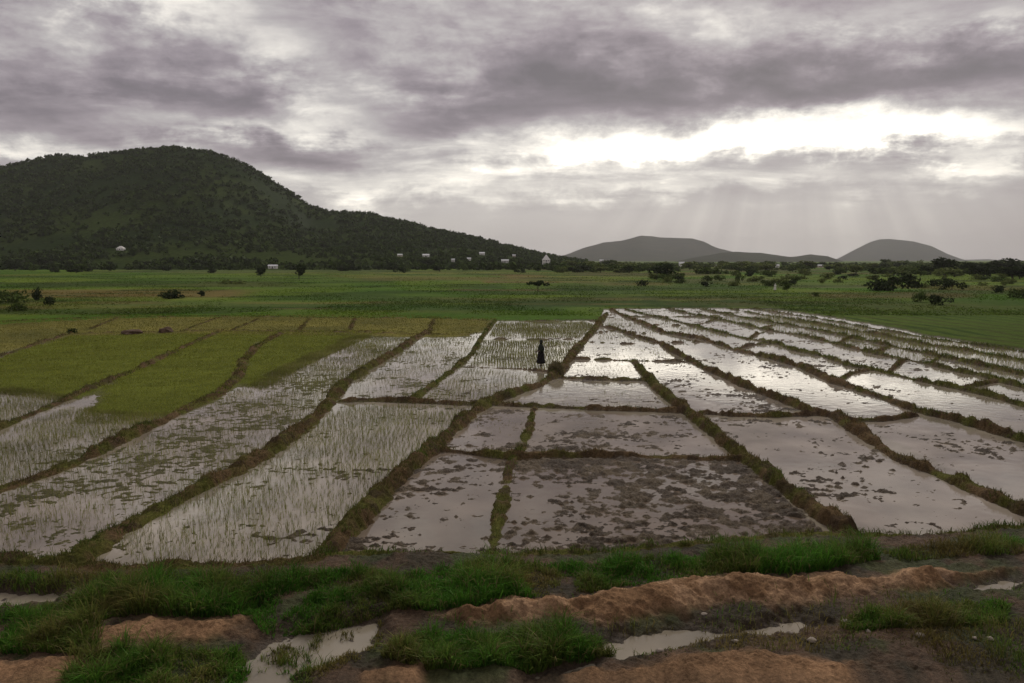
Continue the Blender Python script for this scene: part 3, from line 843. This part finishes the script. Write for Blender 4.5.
def plant(name, kind, tone, x, y, z, h, wid, label, cat, group=None):
    """h = height m, wid = crown width / height"""
    t = bpy.data.objects.new(name, None); COL.objects.link(t)
    t.location = (x, y, z); t.rotation_euler = (0, 0, random.uniform(0, 6.28)); t.empty_display_size = .5
    k = {'round': .95, 'bush': 2.0, 'flat': 1.9}[kind]
    s = wid * h / k
    t.scale = (s, s * random.uniform(.9, 1.1), h)
    t['label'] = label; t['category'] = cat
    if group:
        t['group'] = group
    cm, tm = proto(kind, tone, random.randrange(5))
    c = bpy.data.objects.new('crown', cm); COL.objects.link(c); c.parent = t
    q = bpy.data.objects.new('trunk', tm); COL.objects.link(q); q.parent = t
    return t


def plant_px(name, kind, tone, px, py_base, wpx, hpx, label, cat, group=None):
    dx, dy, dz = ray(px, py_base)
    if py_base - HOR > 8.5:
        x, y = at(px, py_base, .12); x, y = float(x), float(y); z = float(ground_z(x, y)[0]) - .03
    else:
        x, y, z = hit(px, py_base)
    s = y / FPX
    return plant(name, kind, tone, x, y, z, hpx * s, wpx / hpx, label, cat, group)


# plants with a look or a place of their own
SINGLE = [
    ('shrub', 'bush', 0, 37, 300, 17, 15, 'dark bush beside the single dark upright shrub near the left edge', 'bush'),
    ('shrub', 'round', 0, 50, 306, 9, 13, 'small dark upright shrub standing alone on the brown field at the left', 'bush'),
    ('shrub', 'bush', 1, 8, 303, 38, 17, 'broad grey green bush clump at the left edge of the fields', 'bush'),
    ('shrub', 'bush', 1, 17, 311, 22, 10, 'light green bush low in front of the broad clump at the left edge', 'bush'),
    ('shrub', 'bush', 0, 170, 299, 34, 11, 'wide low dark bush on the brown strip left of centre', 'bush'),
    ('shrub', 'round', 0, 201, 297, 9, 7, 'tiny dark bush just right of the wide low bush on the brown strip', 'bush'),
    ('tree', 'round', 0, 299, 279, 14, 15, 'dark round tree with a visible trunk standing alone in the fields before the hill', 'tree'),
    ('tree', 'round', 0, 261, 277, 10, 12, 'small dark tree standing left of the round tree with a trunk', 'tree'),
    ('shrub', 'flat', 0, 538, 292, 23, 12, 'dark flat topped bush standing alone in the fields near the centre', 'bush'),
    ('tree', 'bush', 0, 660, 278, 36, 18, 'big dark spreading tree left of the white house among bushes, centre right', 'tree'),
    ('shrub', 'bush', 1, 676, 279, 20, 8, 'lower dark bush under the right side of the big spreading tree', 'bush'),
    ('shrub', 'bush', 0, 893, 291, 52, 22, 'largest dark bush mass in the fields on the right', 'bush'),
    ('shrub', 'bush', 1, 921, 302, 20, 13, 'grey green half of the bush pair in front of the right bush mass', 'bush'),
    ('shrub', 'bush', 0, 940, 305, 24, 14, 'dark half of the bush pair in front of the right bush mass', 'bush'),
    ('shrub', 'bush', 0, 952, 290, 28, 13, 'dark bush behind the bush pair on the right', 'bush'),
    ('shrub', 'bush', 0, 998, 294, 17, 11, 'small dark bush alone in the grass near the right edge', 'bush'),
    ('shrub', 'bush', 1, 1016, 298, 26, 13, 'olive bush cut by the right edge of the view', 'bush'),
    ('tree', 'round', 0, 944, 275, 25, 18, 'tall dome shaped tree rising above the tree line right of the cone hill', 'tree'),
    ('tree', 'bush', 0, 928, 275, 26, 13, 'dark spreading tree left of the tall dome shaped tree', 'tree'),
    ('shrub', 'bush', 0, 71, 333, 14, 7, 'dark shrub on the earth bank between heaps of dug soil at the left', 'bush'),
    ('shrub', 'round', 1, 787, 291, 8, 8, 'little bush right of the small white figure in the fields', 'bush'),
    ('shrub', 'round', 1, 815, 297, 8, 5, 'low tuft of a bush in front of the scattered bushes right of centre', 'bush'),
    ('shrub', 'bush', 2, 232, 284, 34, 6, 'low light green leafy patch of bushes in the fields before the hill', 'bush'),
]
for s_ in SINGLE:
    plant_px(*s_)
HOUSES = [   # px, py of its foot, width px, height px, kind, label
    (121, 250, 9, 4.5, 'hip', 'white roofed house alone low on the slope of the big hill'),
    (273, 268.5, 11, 4.5, 'long', 'long low white building at the foot of the big hill, left of the lone tree'),
    (400, 256.6, 6, 3, 'gable', 'small pale house, leftmost of the group on the lower right slope'),
    (426, 257, 8, 3.6, 'gable', 'white house, second from the left of the slope group'),
    (453, 262, 4.5, 4, 'gable', 'narrow white house in the middle of the slope group'),
    (469, 260.5, 5, 3.4, 'gable', 'small white house right of the narrow one in the slope group'),
    (482, 254.8, 6.5, 3.2, 'gable', 'white house highest of the slope group, near the ridge end'),
    (505, 262.5, 9, 3.6, 'long', 'long white building at the right end of the slope group'),
    (546, 261.5, 10, 8, 'tent', 'white steep pointed roof house, tallest of the white houses'),
    (601, 262.5, 5, 3.6, 'gable', 'small white house right of the steep pointed roof'),
    (681, 266, 7, 5, 'gable', 'white house beside the big dark spreading tree'),
    (715, 267.5, 4, 3.5, 'gable', 'tiny pale house among bushes right of the spreading tree'),
    (776, 268, 4.5, 4, 'gable', 'tiny white house before the low wooded rise'),
    (819, 271, 7, 3.6, 'long', 'low cream house among bushes left of the cone hill'),
    (514, 257, 4, 3, 'gable', 'smallest pale house between the long white building and the steep roof'),
]
HPOS = []


def solid(name, V, F, mat, parent):
    me = bpy.data.meshes.new(name); me.from_pydata(V, [], F); me.update(); me.materials.append(mat)
    return link(name, me, parent=parent)


def bx(name, x0, x1, y0, y1, z0, z1, mat, parent):
    V = [(x0, y0, z0), (x1, y0, z0), (x1, y1, z0), (x0, y1, z0), (x0, y0, z1), (x1, y0, z1), (x1, y1, z1), (x0, y1, z1)]
    F = [(0, 3, 2, 1), (4, 5, 6, 7), (0, 1, 5, 4), (1, 2, 6, 5), (2, 3, 7, 6), (3, 0, 4, 7)]
    return solid(name, V, F, mat, parent)


for (px, py, wpx, hpx, kind, label) in HOUSES:
    if px < 530:
        x, y, z = hit(px, py)
    else:
        y = 620.; x = (px - CX) / FPX * y; z = .1 + max(0, CAM_H + (HOR - py) / FPX * y - .1)
    s = y / FPX
    w, h = wpx * s * .86, hpx * s * .85
    HPOS.append((px, py, wpx, y))
    d = w * .7 if kind in ('hip', 'gable', 'tent') else w * .45
    t = bpy.data.objects.new('house', None); COL.objects.link(t); t.location = (x, y, z); t['label'] = label; t['category'] = 'house'
    t['group'] = 'pale houses scattered at the foot of the hills'
    wall_h = {'hip': .35, 'gable': .55, 'long': .62, 'tent': .22}[kind] * h
    fdn = -max(1.5, .5 * d)
    wm = M_cream if 'cream' in label or 'pale' in label else M_white
    body = bx('wall', -w * .45, w * .45, -d * .45, d * .45, fdn, wall_h, wm, t)
    e = w * .06
    if kind in ('hip', 'tent'):
        r_ = w * (.12 if kind == 'hip' else .03)
        V = [(-w / 2, -d / 2, wall_h - .05), (w / 2, -d / 2, wall_h - .05), (w / 2, d / 2, wall_h - .05), (-w / 2, d / 2, wall_h - .05), (-r_, 0, h), (r_, 0, h)]
        F = [(0, 1, 5, 4), (1, 2, 5), (2, 3, 4, 5), (3, 0, 4), (0, 3, 2, 1)]
        rm = M_white
    else:
        V = [(-w / 2, -d / 2, wall_h), (w / 2, -d / 2, wall_h), (w / 2, 0, h), (-w / 2, 0, h), (w / 2, d / 2, wall_h), (-w / 2, d / 2, wall_h)]
        F = [(0, 1, 2, 3), (3, 2, 4, 5), (0, 3, 5), (1, 4, 2), (0, 5, 4, 1)]
        rm = M_tin
    solid('roof', V, F, rm, t)
    bx('door', -w * .06, w * .06, -d * .45 - .06, -d * .45 - .005, 0.02, wall_h * .8, M_dark, t)
    for sx_ in (-1, 1):
        bx('window', sx_ * w * .27 - w * .06, sx_ * w * .27 + w * .06, -d * .45 - .06, -d * .45 - .005, wall_h * .4, wall_h * .78, M_dark, t)


def blocks(px, top, y):
    """True where a plant would stand in front of a house"""
    for hx, hy, hw, hy_ in HPOS:
        if abs(px - hx) < hw * .5 + 3.0 and top < hy - .8 and y < hy_ + 4:
            return True
    return False


# tree line at the foot of the big hill
for i in range(125):
    px = random.uniform(-40, 560); pyb = random.choice([random.uniform(268, 273), random.uniform(266, 271), random.uniform(262, 268)])
    hp = random.uniform(4.0, 9.5); wp = hp * random.uniform(1.1, 2.4)
    if blocks(px, pyb - hp, 500) or (abs(px - 299) < 12) or abs(px - 261) < 7:
        hp = 3.0; wp = 6.0
        if blocks(px, pyb - hp, 500):
            continue
    plant_px('tree', random.choice(['round', 'bush', 'bush']), random.choice([0, 0, 1]), px, pyb, wp, hp,
             'dark bushy tree in the tree line along the foot of the big hill', 'tree', 'tree line at the foot of the big hill')
# bushland at the centre and right, between the fields and the far hills
for i in range(300):
    px = random.uniform(555, 1060); u = random.random()
    pyb = 268 + 20 * u ** 1.6
    if px < 640:
        pyb = 267 + 6 * u
    elif i % 3 == 0:
        pyb = 266 + 5 * u
    hp = random.uniform(4.2, 8.5) * (1 + .1 * u); wp = hp * random.uniform(1.4, 2.6)
    yd = CAM_H * FPX / (pyb - HOR)
    if blocks(px, pyb - hp, yd):
        continue
    plant_px('bush', random.choice(['bush', 'bush', 'bush', 'round']), random.choice([0, 1, 1, 2, 2, 2]), px, pyb, wp, hp,
             'green bush in the bushland between the fields and the far hills', 'bush', 'bushes scattered before the far hills')
# dark tree line at the far right
for i in range(26):
    px = random.uniform(955, 1075); pyb = random.uniform(272, 279); hp = random.uniform(10, 15); wp = hp * random.uniform(1.2, 2)
    plant_px('tree', random.choice(['round', 'bush']), 0, px, pyb, wp, hp,
             'dark tree in the dense tree line against the sky at the far right', 'tree', 'dark trees at the far right')

# scrub covering the big hill: uncountable, one object
PV, PQ, PC = [], [], []
protos = []
for k in range(6):
    V, Q, c = leaf_cloud([(0, 0, .45, .42, .42, .38), (.3, .15, .35, .3, .3, .28), (-.25, -.2, .4, .3, .3, .3)], 20, .24, (1, 1, 1), 900 + k)
    protos.append((V, Q, c))
n = 24000
xx = RNG.uniform(-1400, 270, n); yy = RNG.uniform(460, 1060, n)
k = fbm(xx / 70, yy / 70, 707, 4) + RNG.uniform(-.16, .16, n) > .40
k |= (yy > 960) & (RNG.uniform(0, 1, n) > .3)
xx, yy = xx[k], yy[k]
k = xx / yy < .1
xx, yy = xx[k], yy[k]
zz = terrain(xx, yy)
off = 0
for x_, y_, z_ in zip(xx, yy, zz):
    if z_ < 1.0 and random.random() < .4:
        continue
    hh = random.uniform(2.0, 5.5); ww = hh * random.uniform(.9, 1.7)
    pxx = CX + x_ / y_ * FPX
    pyy = HOR - (z_ - CAM_H) / y_ * FPX
    if blocks(pxx, pyy - hh / y_ * FPX, y_):
        continue
    V, Q, c = protos[random.randrange(6)]
    a = random.uniform(0, 6.28); ca, sa = math.cos(a), math.sin(a)
    P = np.stack([(V[:, 0] * ca - V[:, 1] * sa) * ww + x_, (V[:, 0] * sa + V[:, 1] * ca) * ww + y_, V[:, 2] * hh * 1.2 + z_ - .3], -1)
    PV.append(P); PQ.append(Q + off); off += len(V)
    PC.append(c * mix(C(.028, .045, .011), C(.044, .066, .014), np.array([random.random()]))[0])
link('hillside_scrub', tri_mesh('hillside_scrub', np.concatenate(PV), np.concatenate(PQ), np.concatenate(PC)), M_scrub,
     kind='stuff', label='dark scrub and low trees covering the slopes of the big hill', cat='scrub')

# low scrub of the plain in front of the far hills, uncountable too
PV, PQ, PC = [], [], []
off = 0
for _ in range(5200):
    y_ = 1 / random.uniform(1 / 1500., 1 / 330.); pxx = random.uniform(545, 1110); x_ = (pxx - CX) / FPX * y_
    d_ = .55 - (y_ < 520) * .13
    if float(fbm(np.array([x_ / 60]), np.array([y_ / 90]), 811, 3)[0]) > d_ or (y_ < 450 and pxx < 700):
        continue
    hh = random.uniform(1.2, 3.6); ww = hh * random.uniform(1.1, 2.2)
    if blocks(pxx, HOR + (CAM_H - hh) / y_ * FPX, y_):
        continue
    V, Q, c = protos[random.randrange(6)]
    a = random.uniform(0, 6.28); ca, sa = math.cos(a), math.sin(a)
    PV.append(np.stack([(V[:, 0] * ca - V[:, 1] * sa) * ww + x_, (V[:, 0] * sa + V[:, 1] * ca) * ww + y_, V[:, 2] * hh * 1.2 - .1], -1))
    PQ.append(Q + off); off += len(V)
    PC.append(c * mix(C(.036, .056, .013), C(.085, .110, .026), np.array([random.random()]))[0])
link('bushland_scrub', tri_mesh('bushland_scrub', np.concatenate(PV), np.concatenate(PQ), np.concatenate(PC)), M_scrub,
     kind='stuff', label='low green scrub spread over the plain in front of the far hills', cat='scrub')


# ------------------------------------------------------------------ heaps of soil and weeds on the banks
def lump_mesh(name, rx, ry, rz, seed, rough=.35, sub=4):
    import bmesh
    bm = bmesh.new(); bmesh.ops.create_icosphere(bm, subdivisions=sub, radius=1)
    co = np.array([v.co for v in bm.verts])
    k = 1 + (fbm(co[:, 0] * 2 + seed, co[:, 1] * 2 + co[:, 2] * 1.7, seed, 4) - .5) * rough * 2
    for v, s, c in zip(bm.verts, k, co):
        v.co = (c[0] * rx * s, c[1] * ry * s, max(c[2], -.3) * rz * s)
    me = bpy.data.meshes.new(name); bm.to_mesh(me); bm.free()
    for p in me.polygons:
        p.use_smooth = True
    return me


M_heap = mat_simple('dug_soil', (.095, .062, .040), .95, .45, 5, .2, .6)
M_straw = mat_simple('dry_weeds', (.115, .095, .050), .95, .5, 9, .2, .8)
for (px, py, wpx, hpx, lab) in [(132, 333, 18, 4, 'larger brown heap of dug soil on the earth bank at the left'), (166, 332, 12, 5, 'smaller brown heap of dug soil right of the larger one')]:
    g = at(px, py, .1); s = g[1] / FPX
    o = link('soil_heap', lump_mesh('soil_heap', wpx * s / 2, wpx * s * .6, hpx * s, int(px)), M_heap, label=lab, cat='heap', group='heaps of dug soil on the bank')
    o.location = (g[0], g[1], .1)
g = at(556, 373, .1); s = g[1] / FPX
hp = bpy.data.objects.new('weed_heap', None); COL.objects.link(hp); hp.location = (g[0], g[1], .1)
hp['label'] = 'rounded heap of pulled weeds on the bank right of the dark clothed person'; hp['category'] = 'heap'
link('mound', lump_mesh('mound', .44, .42, .58, 5, .3), M_straw, hp)
n = 900
d = RNG.normal(size=(n, 3)); d /= np.linalg.norm(d, axis=1)[:, None]; d[:, 2] = np.abs(d[:, 2])
blades('stalks', d * [.43, .41, .55], RNG.uniform(.12, .3, n), RNG.uniform(.015, .03, n), RNG.uniform(.5, 1.4, n),
       mix(C(.26, .21, .12), C(.12, .12, .05), RNG.uniform(0, 1, n)), M_blade, parent=hp)

# pale stones in the mud of the foreground
for i, (px, py, r_) in enumerate([(846, 622, .07), (868, 631, .06), (903, 628, .07), (920, 639, .08), (812, 640, .09), (704, 613, .06), (790, 632, .06), (990, 640, .07), (975, 641, .05), (884, 620, .05), (735, 642, .06), (660, 650, .07)]):
    g = at(px, py, .15); z = float(ground_z(g[0], g[1])[0])
    o = link('stone', lump_mesh('stone', r_ * random.uniform(.7, 1.2), r_ * .8, r_ * .5, 40 + i, .22, 3), M_stone,
             label='small pale stone lying in the dark mud at the lower right', cat='stone', group='pale stones in the foreground mud')
    o.location = (g[0], g[1], max(z, 0) + r_ * .25)


# ------------------------------------------------------------------ people
def loft(name, rings, mat, parent, k=20, fold=0.0, seed=0):
    """rings: (cx, cy, z, rx, ry)"""
    V, F = [], []
    for i, (x, y, z, rx, ry) in enumerate(rings):
        f = fold * i / max(1, len(rings) - 1)
        for j in range(k):
            a = 2 * math.pi * j / k
            q = 1 + f * math.sin(a * 5 + seed) + f * .6 * math.sin(a * 9 + 1.3 * seed + i * .3)
            V.append((x + rx * q * math.cos(a), y + ry * q * math.sin(a), z))
    for i in range(len(rings) - 1):
        for j in range(k):
            F.append((i * k + j, (i + 1) * k + j, (i + 1) * k + (j + 1) % k, i * k + (j + 1) % k))
    F.append(tuple(range(k))); F.append(tuple(range((len(rings) - 1) * k, len(rings) * k))[::-1])
    me = bpy.data.meshes.new(name); me.from_pydata(V, [], F); me.update(); me.materials.append(mat)
    for p in me.polygons:
        p.use_smooth = True
    return link(name, me, parent=parent)


def person(px, py, z, height, rot, cloth_top, cloth_low, scarf, label, stoop=0.0):
    g = at(px, py, max(z, 0))
    M_skin = mat_simple('brown_skin', (.11, .062, .040), .55, .1, 10)
    J = {'pel': (0, 0, .93), 'waist': (0, .00, 1.06), 'chest': (0, .02, 1.25), 'neckb': (0, .01, 1.42), 'neck': (0, .02, 1.48), 'skull': (0, .03, 1.56), 'crown': (0, .025, 1.63),
         'chin': (0, .085, 1.50), 'nose': (0, .125, 1.555)}
    E = [('pel', 'waist'), ('waist', 'chest'), ('chest', 'neckb'), ('neckb', 'neck'), ('neck', 'skull'), ('skull', 'crown'), ('skull', 'chin'), ('skull', 'nose')]
    Rr = {'pel': (.135, .105), 'waist': (.115, .09), 'chest': (.14, .10), 'neckb': (.07, .06), 'neck': (.05, .05), 'skull': (.082, .095), 'crown': (.07, .08), 'chin': (.04, .035), 'nose': (.014, .014)}
    for s, q in ((-1, 'l'), (1, 'r')):
        P = {'sh': (.175 * s, .0, 1.37), 'el': (.235 * s, -.01, 1.10), 'wr': (.20 * s, .25, .97), 'palm': (.19 * s, .32, .95), 'hip': (.085 * s, 0, .86), 'kn': (.09 * s, .03, .48), 'an': (.09 * s, -.01, .08), 'toe': (.10 * s, .13, .03)}
        for i in range(4):
            P['f%d' % i] = ((.165 + .016 * i) * s, .375 + .004 * (i in (1, 2)), .925); P['g%d' % i] = ((.168 + .015 * i) * s, .395, .895)
        P['th'] = (.155 * s, .335, .945); P['tt'] = (.145 * s, .36, .925)
        for k_, v in P.items():
            J[k_ + q] = v
        rad = {'sh': .06, 'el': .042, 'wr': .028, 'palm': .034, 'hip': .088, 'kn': .055, 'an': .038, 'toe': .03, 'th': .012, 'tt': .009}
        for k_ in P:
            Rr[k_ + q] = (rad.get(k_, .009),) * 2
        E += [('chest', 'sh' + q), ('sh' + q, 'el' + q), ('el' + q, 'wr' + q), ('wr' + q, 'palm' + q), ('pel', 'hip' + q), ('hip' + q, 'kn' + q), ('kn' + q, 'an' + q), ('an' + q, 'toe' + q), ('palm' + q, 'th' + q), ('th' + q, 'tt' + q)]
        for i in range(4):
            E += [('palm' + q, 'f%d' % i + q), ('f%d' % i + q, 'g%d' % i + q)]
    names = list(J); ix = {k_: i for i, k_ in enumerate(names)}
    me = bpy.data.meshes.new('person'); me.from_pydata([J[k_] for k_ in names], [(ix[a], ix[b]) for a, b in E], []); me.materials.append(M_skin)
    o = link('person', me, label=label, cat='person')
    sm = o.modifiers.new('skin', 'SKIN'); sm.use_smooth_shade = True
    for i, k_ in enumerate(names):
        v = me.skin_vertices[0].data[i]; v.radius = Rr[k_]; v.use_root = (k_ == 'pel')
    sb = o.modifiers.new('sub', 'SUBSURF'); sb.levels = 1; sb.render_levels = 2
    # clothes
    loft('skirt', [(0, 0, 1.10, .15, .115), (0, 0, .98, .185, .15), (0, .01, .80, .24, .20), (0, .015, .55, .28, .23), (0, .01, .34, .32, .26), (0, .01, .24, .33, .27)], cloth_low, o, 28, .06, 2)
    loft('shawl', [(0, .02, 1.48, .065, .065), (0, .01, 1.43, .13, .09), (0, .005, 1.37, .245, .135), (0, .0, 1.24, .30, .19), (0, .0, 1.10, .31, .20), (0, .01, 1.02, .29, .19), (0, .01, .97, .27, .18)], cloth_top, o, 28, .045, 4)
    loft('headscarf', [(0, .012, 1.44, .115, .085), (0, .0, 1.50, .10, .085), (0, -.012, 1.56, .105, .10), (0, -.01, 1.62, .102, .104), (0, -.005, 1.68, .078, .085), (0, 0, 1.71, .035, .04)], scarf, o, 22, .02, 1)
    s = height / 1.71
    o.scale = (s, s, s); o.location = (g[0], g[1], z); o.rotation_euler = (stoop, 0, rot)
    return o


M_blk = mat_simple('black_cloth', (.012, .010, .010), .95, .3, 14)
M_grn = mat_simple('dark_green_cloth', (.022, .028, .018), .95, .3, 14)
M_wht = mat_simple('white_cloth', (.70, .68, .64), .9, .1, 14)
person(541, 366, -.05, 1.66, R(95), M_grn, M_blk, M_grn, 'person in dark shawl, headscarf and long black skirt standing in a flooded plot')
person(775, 291, .1, 1.55, R(20), M_wht, M_wht, M_wht, 'tiny person in white clothes standing in the fields right of centre')

# ------------------------------------------------------------------ air
M_haze, nt, out = new_mat('haze')
pv = nt.nodes.new('ShaderNodeVolumePrincipled')
pv.inputs['Color'].default_value = (.86, .84, .87, 1)
pv.inputs['Density'].default_value = 6.5e-5
pv.inputs['Anisotropy'].default_value = .25
nt.links.new(pv.outputs[0], out.inputs['Volume'])
bm_ = bpy.data.meshes.new('haze')
x0, x1, y0, y1, z0, z1 = -9300, 9300, -200, 11900, -3, 330
bm_.from_pydata([(x0, y0, z0), (x1, y0, z0), (x1, y1, z0), (x0, y1, z0), (x0, y0, z1), (x1, y0, z1), (x1, y1, z1), (x0, y1, z1)], [],
                [(0, 3, 2, 1), (4, 5, 6, 7), (0, 1, 5, 4), (1, 2, 6, 5), (2, 3, 7, 6), (3, 0, 4, 7)])
bm_.materials.append(M_haze)
link('haze', bm_, kind='stuff', label='thin grey haze that fades the far hills', cat='haze')

# ------------------------------------------------------------------ sky
SUN_EL, SUN_AZ = R(40), R(19)          # azimuth from +Y towards +X
wd = bpy.data.worlds.new('World'); sc.world = wd; wd.use_nodes = True
nt = wd.node_tree; nt.nodes.clear()
N, L = nt.nodes, nt.links


class E_:
    """tiny expression builder for shader math nodes"""
    def __init__(s, sock): s.k = sock

    def op(s, o, b=None, c=None, clamp=False):
        n = N.new('ShaderNodeMath'); n.operation = o; n.use_clamp = clamp
        for i, v in enumerate((s, b, c)):
            if v is None: continue
            if isinstance(v, E_): L.new(v.k, n.inputs[i])
            else: n.inputs[i].default_value = v
        return E_(n.outputs[0])
    def __add__(s, b): return s.op('ADD', b)
    def __sub__(s, b): return s.op('SUBTRACT', b)
    def __mul__(s, b): return s.op('MULTIPLY', b)
    def __truediv__(s, b): return s.op('DIVIDE', b)
    def __rsub__(s, b): return s.op('MULTIPLY_ADD', -1.0, b)
    __radd__ = __add__
    __rmul__ = __mul__


def step_(x, a, b):
    n = N.new('ShaderNodeMapRange'); n.interpolation_type = 'SMOOTHSTEP'
    L.new(x.k, n.inputs[0]); n.inputs[1].default_value = a; n.inputs[2].default_value = b
    n.inputs[3].default_value = 0; n.inputs[4].default_value = 1
    return E_(n.outputs[0])


def comb(x, y, z):
    n = N.new('ShaderNodeCombineXYZ')
    for i, v in enumerate((x, y, z)):
        if isinstance(v, E_): L.new(v.k, n.inputs[i])
        else: n.inputs[i].default_value = v
    return n.outputs[0]


def wnoise(vec, scale, det, rough=.55, dist=0.0, lac=2.0):
    n = N.new('ShaderNodeTexNoise'); n.inputs['Scale'].default_value = scale; n.inputs['Detail'].default_value = det
    n.inputs['Roughness'].default_value = rough; n.inputs['Distortion'].default_value = dist; n.inputs['Lacunarity'].default_value = lac
    L.new(vec, n.inputs['Vector']); return E_(n.outputs['Fac'])


tc = N.new('ShaderNodeTexCoord'); sx = N.new('ShaderNodeSeparateXYZ'); L.new(tc.outputs['Generated'], sx.inputs[0])
dx, dy, dz = (E_(sx.outputs[i]) for i in range(3))
A = dx.op('ARCTAN2', dy)                                   # azimuth, rad
hyp = (dx * dx + dy * dy).op('SQRT')
El = dz.op('ARCTAN2', hyp)                                 # elevation, rad
Ea = El.op('MAXIMUM', 0.0)
zc = dz.op('MAXIMUM', 0.0) + .10
qx, qy = dx / zc, dy / zc
qv = comb(qx, qy, 0.0)
n_big = wnoise(qv, .55, 4, .5, .6)
n_mid = wnoise(comb(qx * .8, qy * 1.15, 3.7), 1.6, 10, .60, .35)
av = comb(A, El * 1.9, 1.9)
n_ang = wnoise(av, 6.0, 10, .60, .15)                        # streaky detail in angle
n_fine = wnoise(comb(A, El * 1.7, 8.0), 14.0, 8, .64, .2)
n_b2 = wnoise(comb(A + (n_mid - .5) * .12, El * 1.9, 4.4), 7.0, 9, .58, .2)
billow = (n_b2 - .5).op('ABSOLUTE') * 2.0                   # creased edges of the cloud lumps
wA = A + (n_mid - .5) * .08 + (n_fine - .5) * .07
wE = El + (n_ang - .5) * .085 + (n_mid - .5) * .012 + (n_fine - .5) * .065


def bump_px(px, py, sx_, sy_, a):
    a0 = math.atan((px - CX) / FPX); e0 = math.atan((HOR - py) / FPX * math.cos(a0))
    sa = sx_ / FPX * math.cos(a0) ** 2; se = sy_ / FPX * math.cos(a0)
    u = (wA - a0) * (1 / sa); v = (wE - e0) * (1 / se)
    r2 = u * u + v * v
    g = (r2 * -.5).op('EXPONENT')
    return g * a


BRIGHT = [
    (800, 140, 130, 14, .44), (650, 144, 110, 14, .33), (940, 140, 70, 11, .26), (700, 186, 170, 7, .26), (640, 170, 90, 6, .16), (550, 152, 70, 11, .30),
    (365, 186, 90, 8, .30), (250, 133, 100, 8, .30), (50, 150, 90, 8, .30), (285, 65, 38, 20, .30), (352, 118, 34, 10, .26),
    (165, 6, 60, 18, .30), (850, 28, 40, 10, .14), (990, 26, 50, 12, .20), (450, 172, 70, 6, .14), (860, 150, 90, 9, .22), (960, 165, 60, 5, .22),
    (430, 122, 60, 16, -.26), (560, 98, 120, 20, -.24), (100, 112, 150, 22, -.16), (880, 84, 180, 18, -.14), (310, 160, 50, 7, -.12),
    (660, 164, 90, 6, -.16), (890, 168, 40, 10, -.14), (850, 95, 170, 12, -.14), (520, 30, 160, 30, -.05), (40, 60, 120, 40, -.05),
]
t = .49 + (n_big - .5) * .62 + (n_mid - .5) * .90 + (n_ang - .5) * .50 + (n_fine - .5) * .42 + (billow - .2) * .26
for b in BRIGHT:
    t = t + bump_px(*b)
# smooth veil of rain and haze near the horizon
veil = step_(wE, R(7.4), R(3.2))
t_h = .575 + (n_ang - .5) * .12 + step_(A, R(24), R(38)) * -.10 + step_(A, R(-2), R(-30)) * -.02
# faint shafts of light below the bright gap
sA, sE = R(20.), R(19.)
ang = (A - sA) / (sE - Ea).op('MAXIMUM', .05)
shaft = wnoise(comb(ang, 0.0, 0.0), 6.5, 3, .5)
shmask = step_(A, R(2), R(14)) * step_(A, R(38), R(28)) * step_(El, R(8.0), R(5.0))
t_h = t_h + (shaft - .5) * shmask * .23
inv_v = veil.op('MULTIPLY', -1.0) + 1.0
t = t * inv_v + t_h * veil
ramp = N.new('ShaderNodeValToRGB'); cr = ramp.color_ramp
L.new((t * (1 / 1.5)).k, ramp.inputs[0])
stops = [(0.0, (.10, .086, .092)), (.25, (.160, .135, .148)), (.40, (.245, .211, .225)), (.55, (.372, .346, .340)), (.70, (.60, .568, .525)), (.88, (.93, .875, .78)), (1.05, (1.7, 1.58, 1.36)), (1.5, (5.0, 4.6, 3.9))]
while len(cr.elements) < len(stops):
    cr.elements.new(.5)
for e, (p_, c_) in zip(cr.elements, stops):
    e.position = p_ / 1.5; e.color = (*[v for v in c_], 1)
STR = .1
vm = N.new('ShaderNodeVectorMath'); vm.operation = 'SCALE'; vm.inputs['Scale'].default_value = 1 / STR
L.new(ramp.outputs[0], vm.inputs[0])
sky = N.new('ShaderNodeTexSky'); sky.sky_type = 'NISHITA'; sky.sun_disc = False
sky.sun_elevation = SUN_EL; sky.sun_rotation = SUN_AZ; sky.dust_density = 2.0
mx = N.new('ShaderNodeMix'); mx.data_type = 'RGBA'; mx.inputs[0].default_value = .955
L.new(sky.outputs[0], mx.inputs[6]); L.new(vm.outputs[0], mx.inputs[7])
bg = N.new('ShaderNodeBackground'); bg.inputs['Strength'].default_value = STR
L.new(mx.outputs[2], bg.inputs['Color'])
wo = N.new('ShaderNodeOutputWorld'); L.new(bg.outputs[0], wo.inputs['Surface'])
wd.cycles.sampling_method = 'MANUAL'; wd.cycles.sample_map_resolution = 512

sun_d = bpy.data.lights.new('sun', 'SUN'); sun = bpy.data.objects.new('sun', sun_d); COL.objects.link(sun)
sun_d.energy = 1.25; sun_d.angle = R(14); sun_d.color = (1, .95, .87)
sun.rotation_euler = (math.pi / 2 - SUN_EL, 0, math.pi - SUN_AZ)
sun.location = (60, 160, 200)

# ------------------------------------------------------------------ render settings
sc.render.engine = 'CYCLES'
sc.view_settings.view_transform = 'Standard'
sc.view_settings.look = 'None'
sc.view_settings.exposure = 0.45
sc.view_settings.gamma = 1.0
sc.view_settings.use_curve_mapping = False
cy = sc.cycles
cy.max_bounces = 6; cy.diffuse_bounces = 3; cy.glossy_bounces = 3; cy.transmission_bounces = 3; cy.volume_bounces = 1; cy.transparent_max_bounces = 6
cy.use_denoising = True
try:
    cy.denoiser = 'OPENIMAGEDENOISE'
except Exception:
    pass
cy.sample_clamp_indirect = 6
sc.render.film_transparent = False
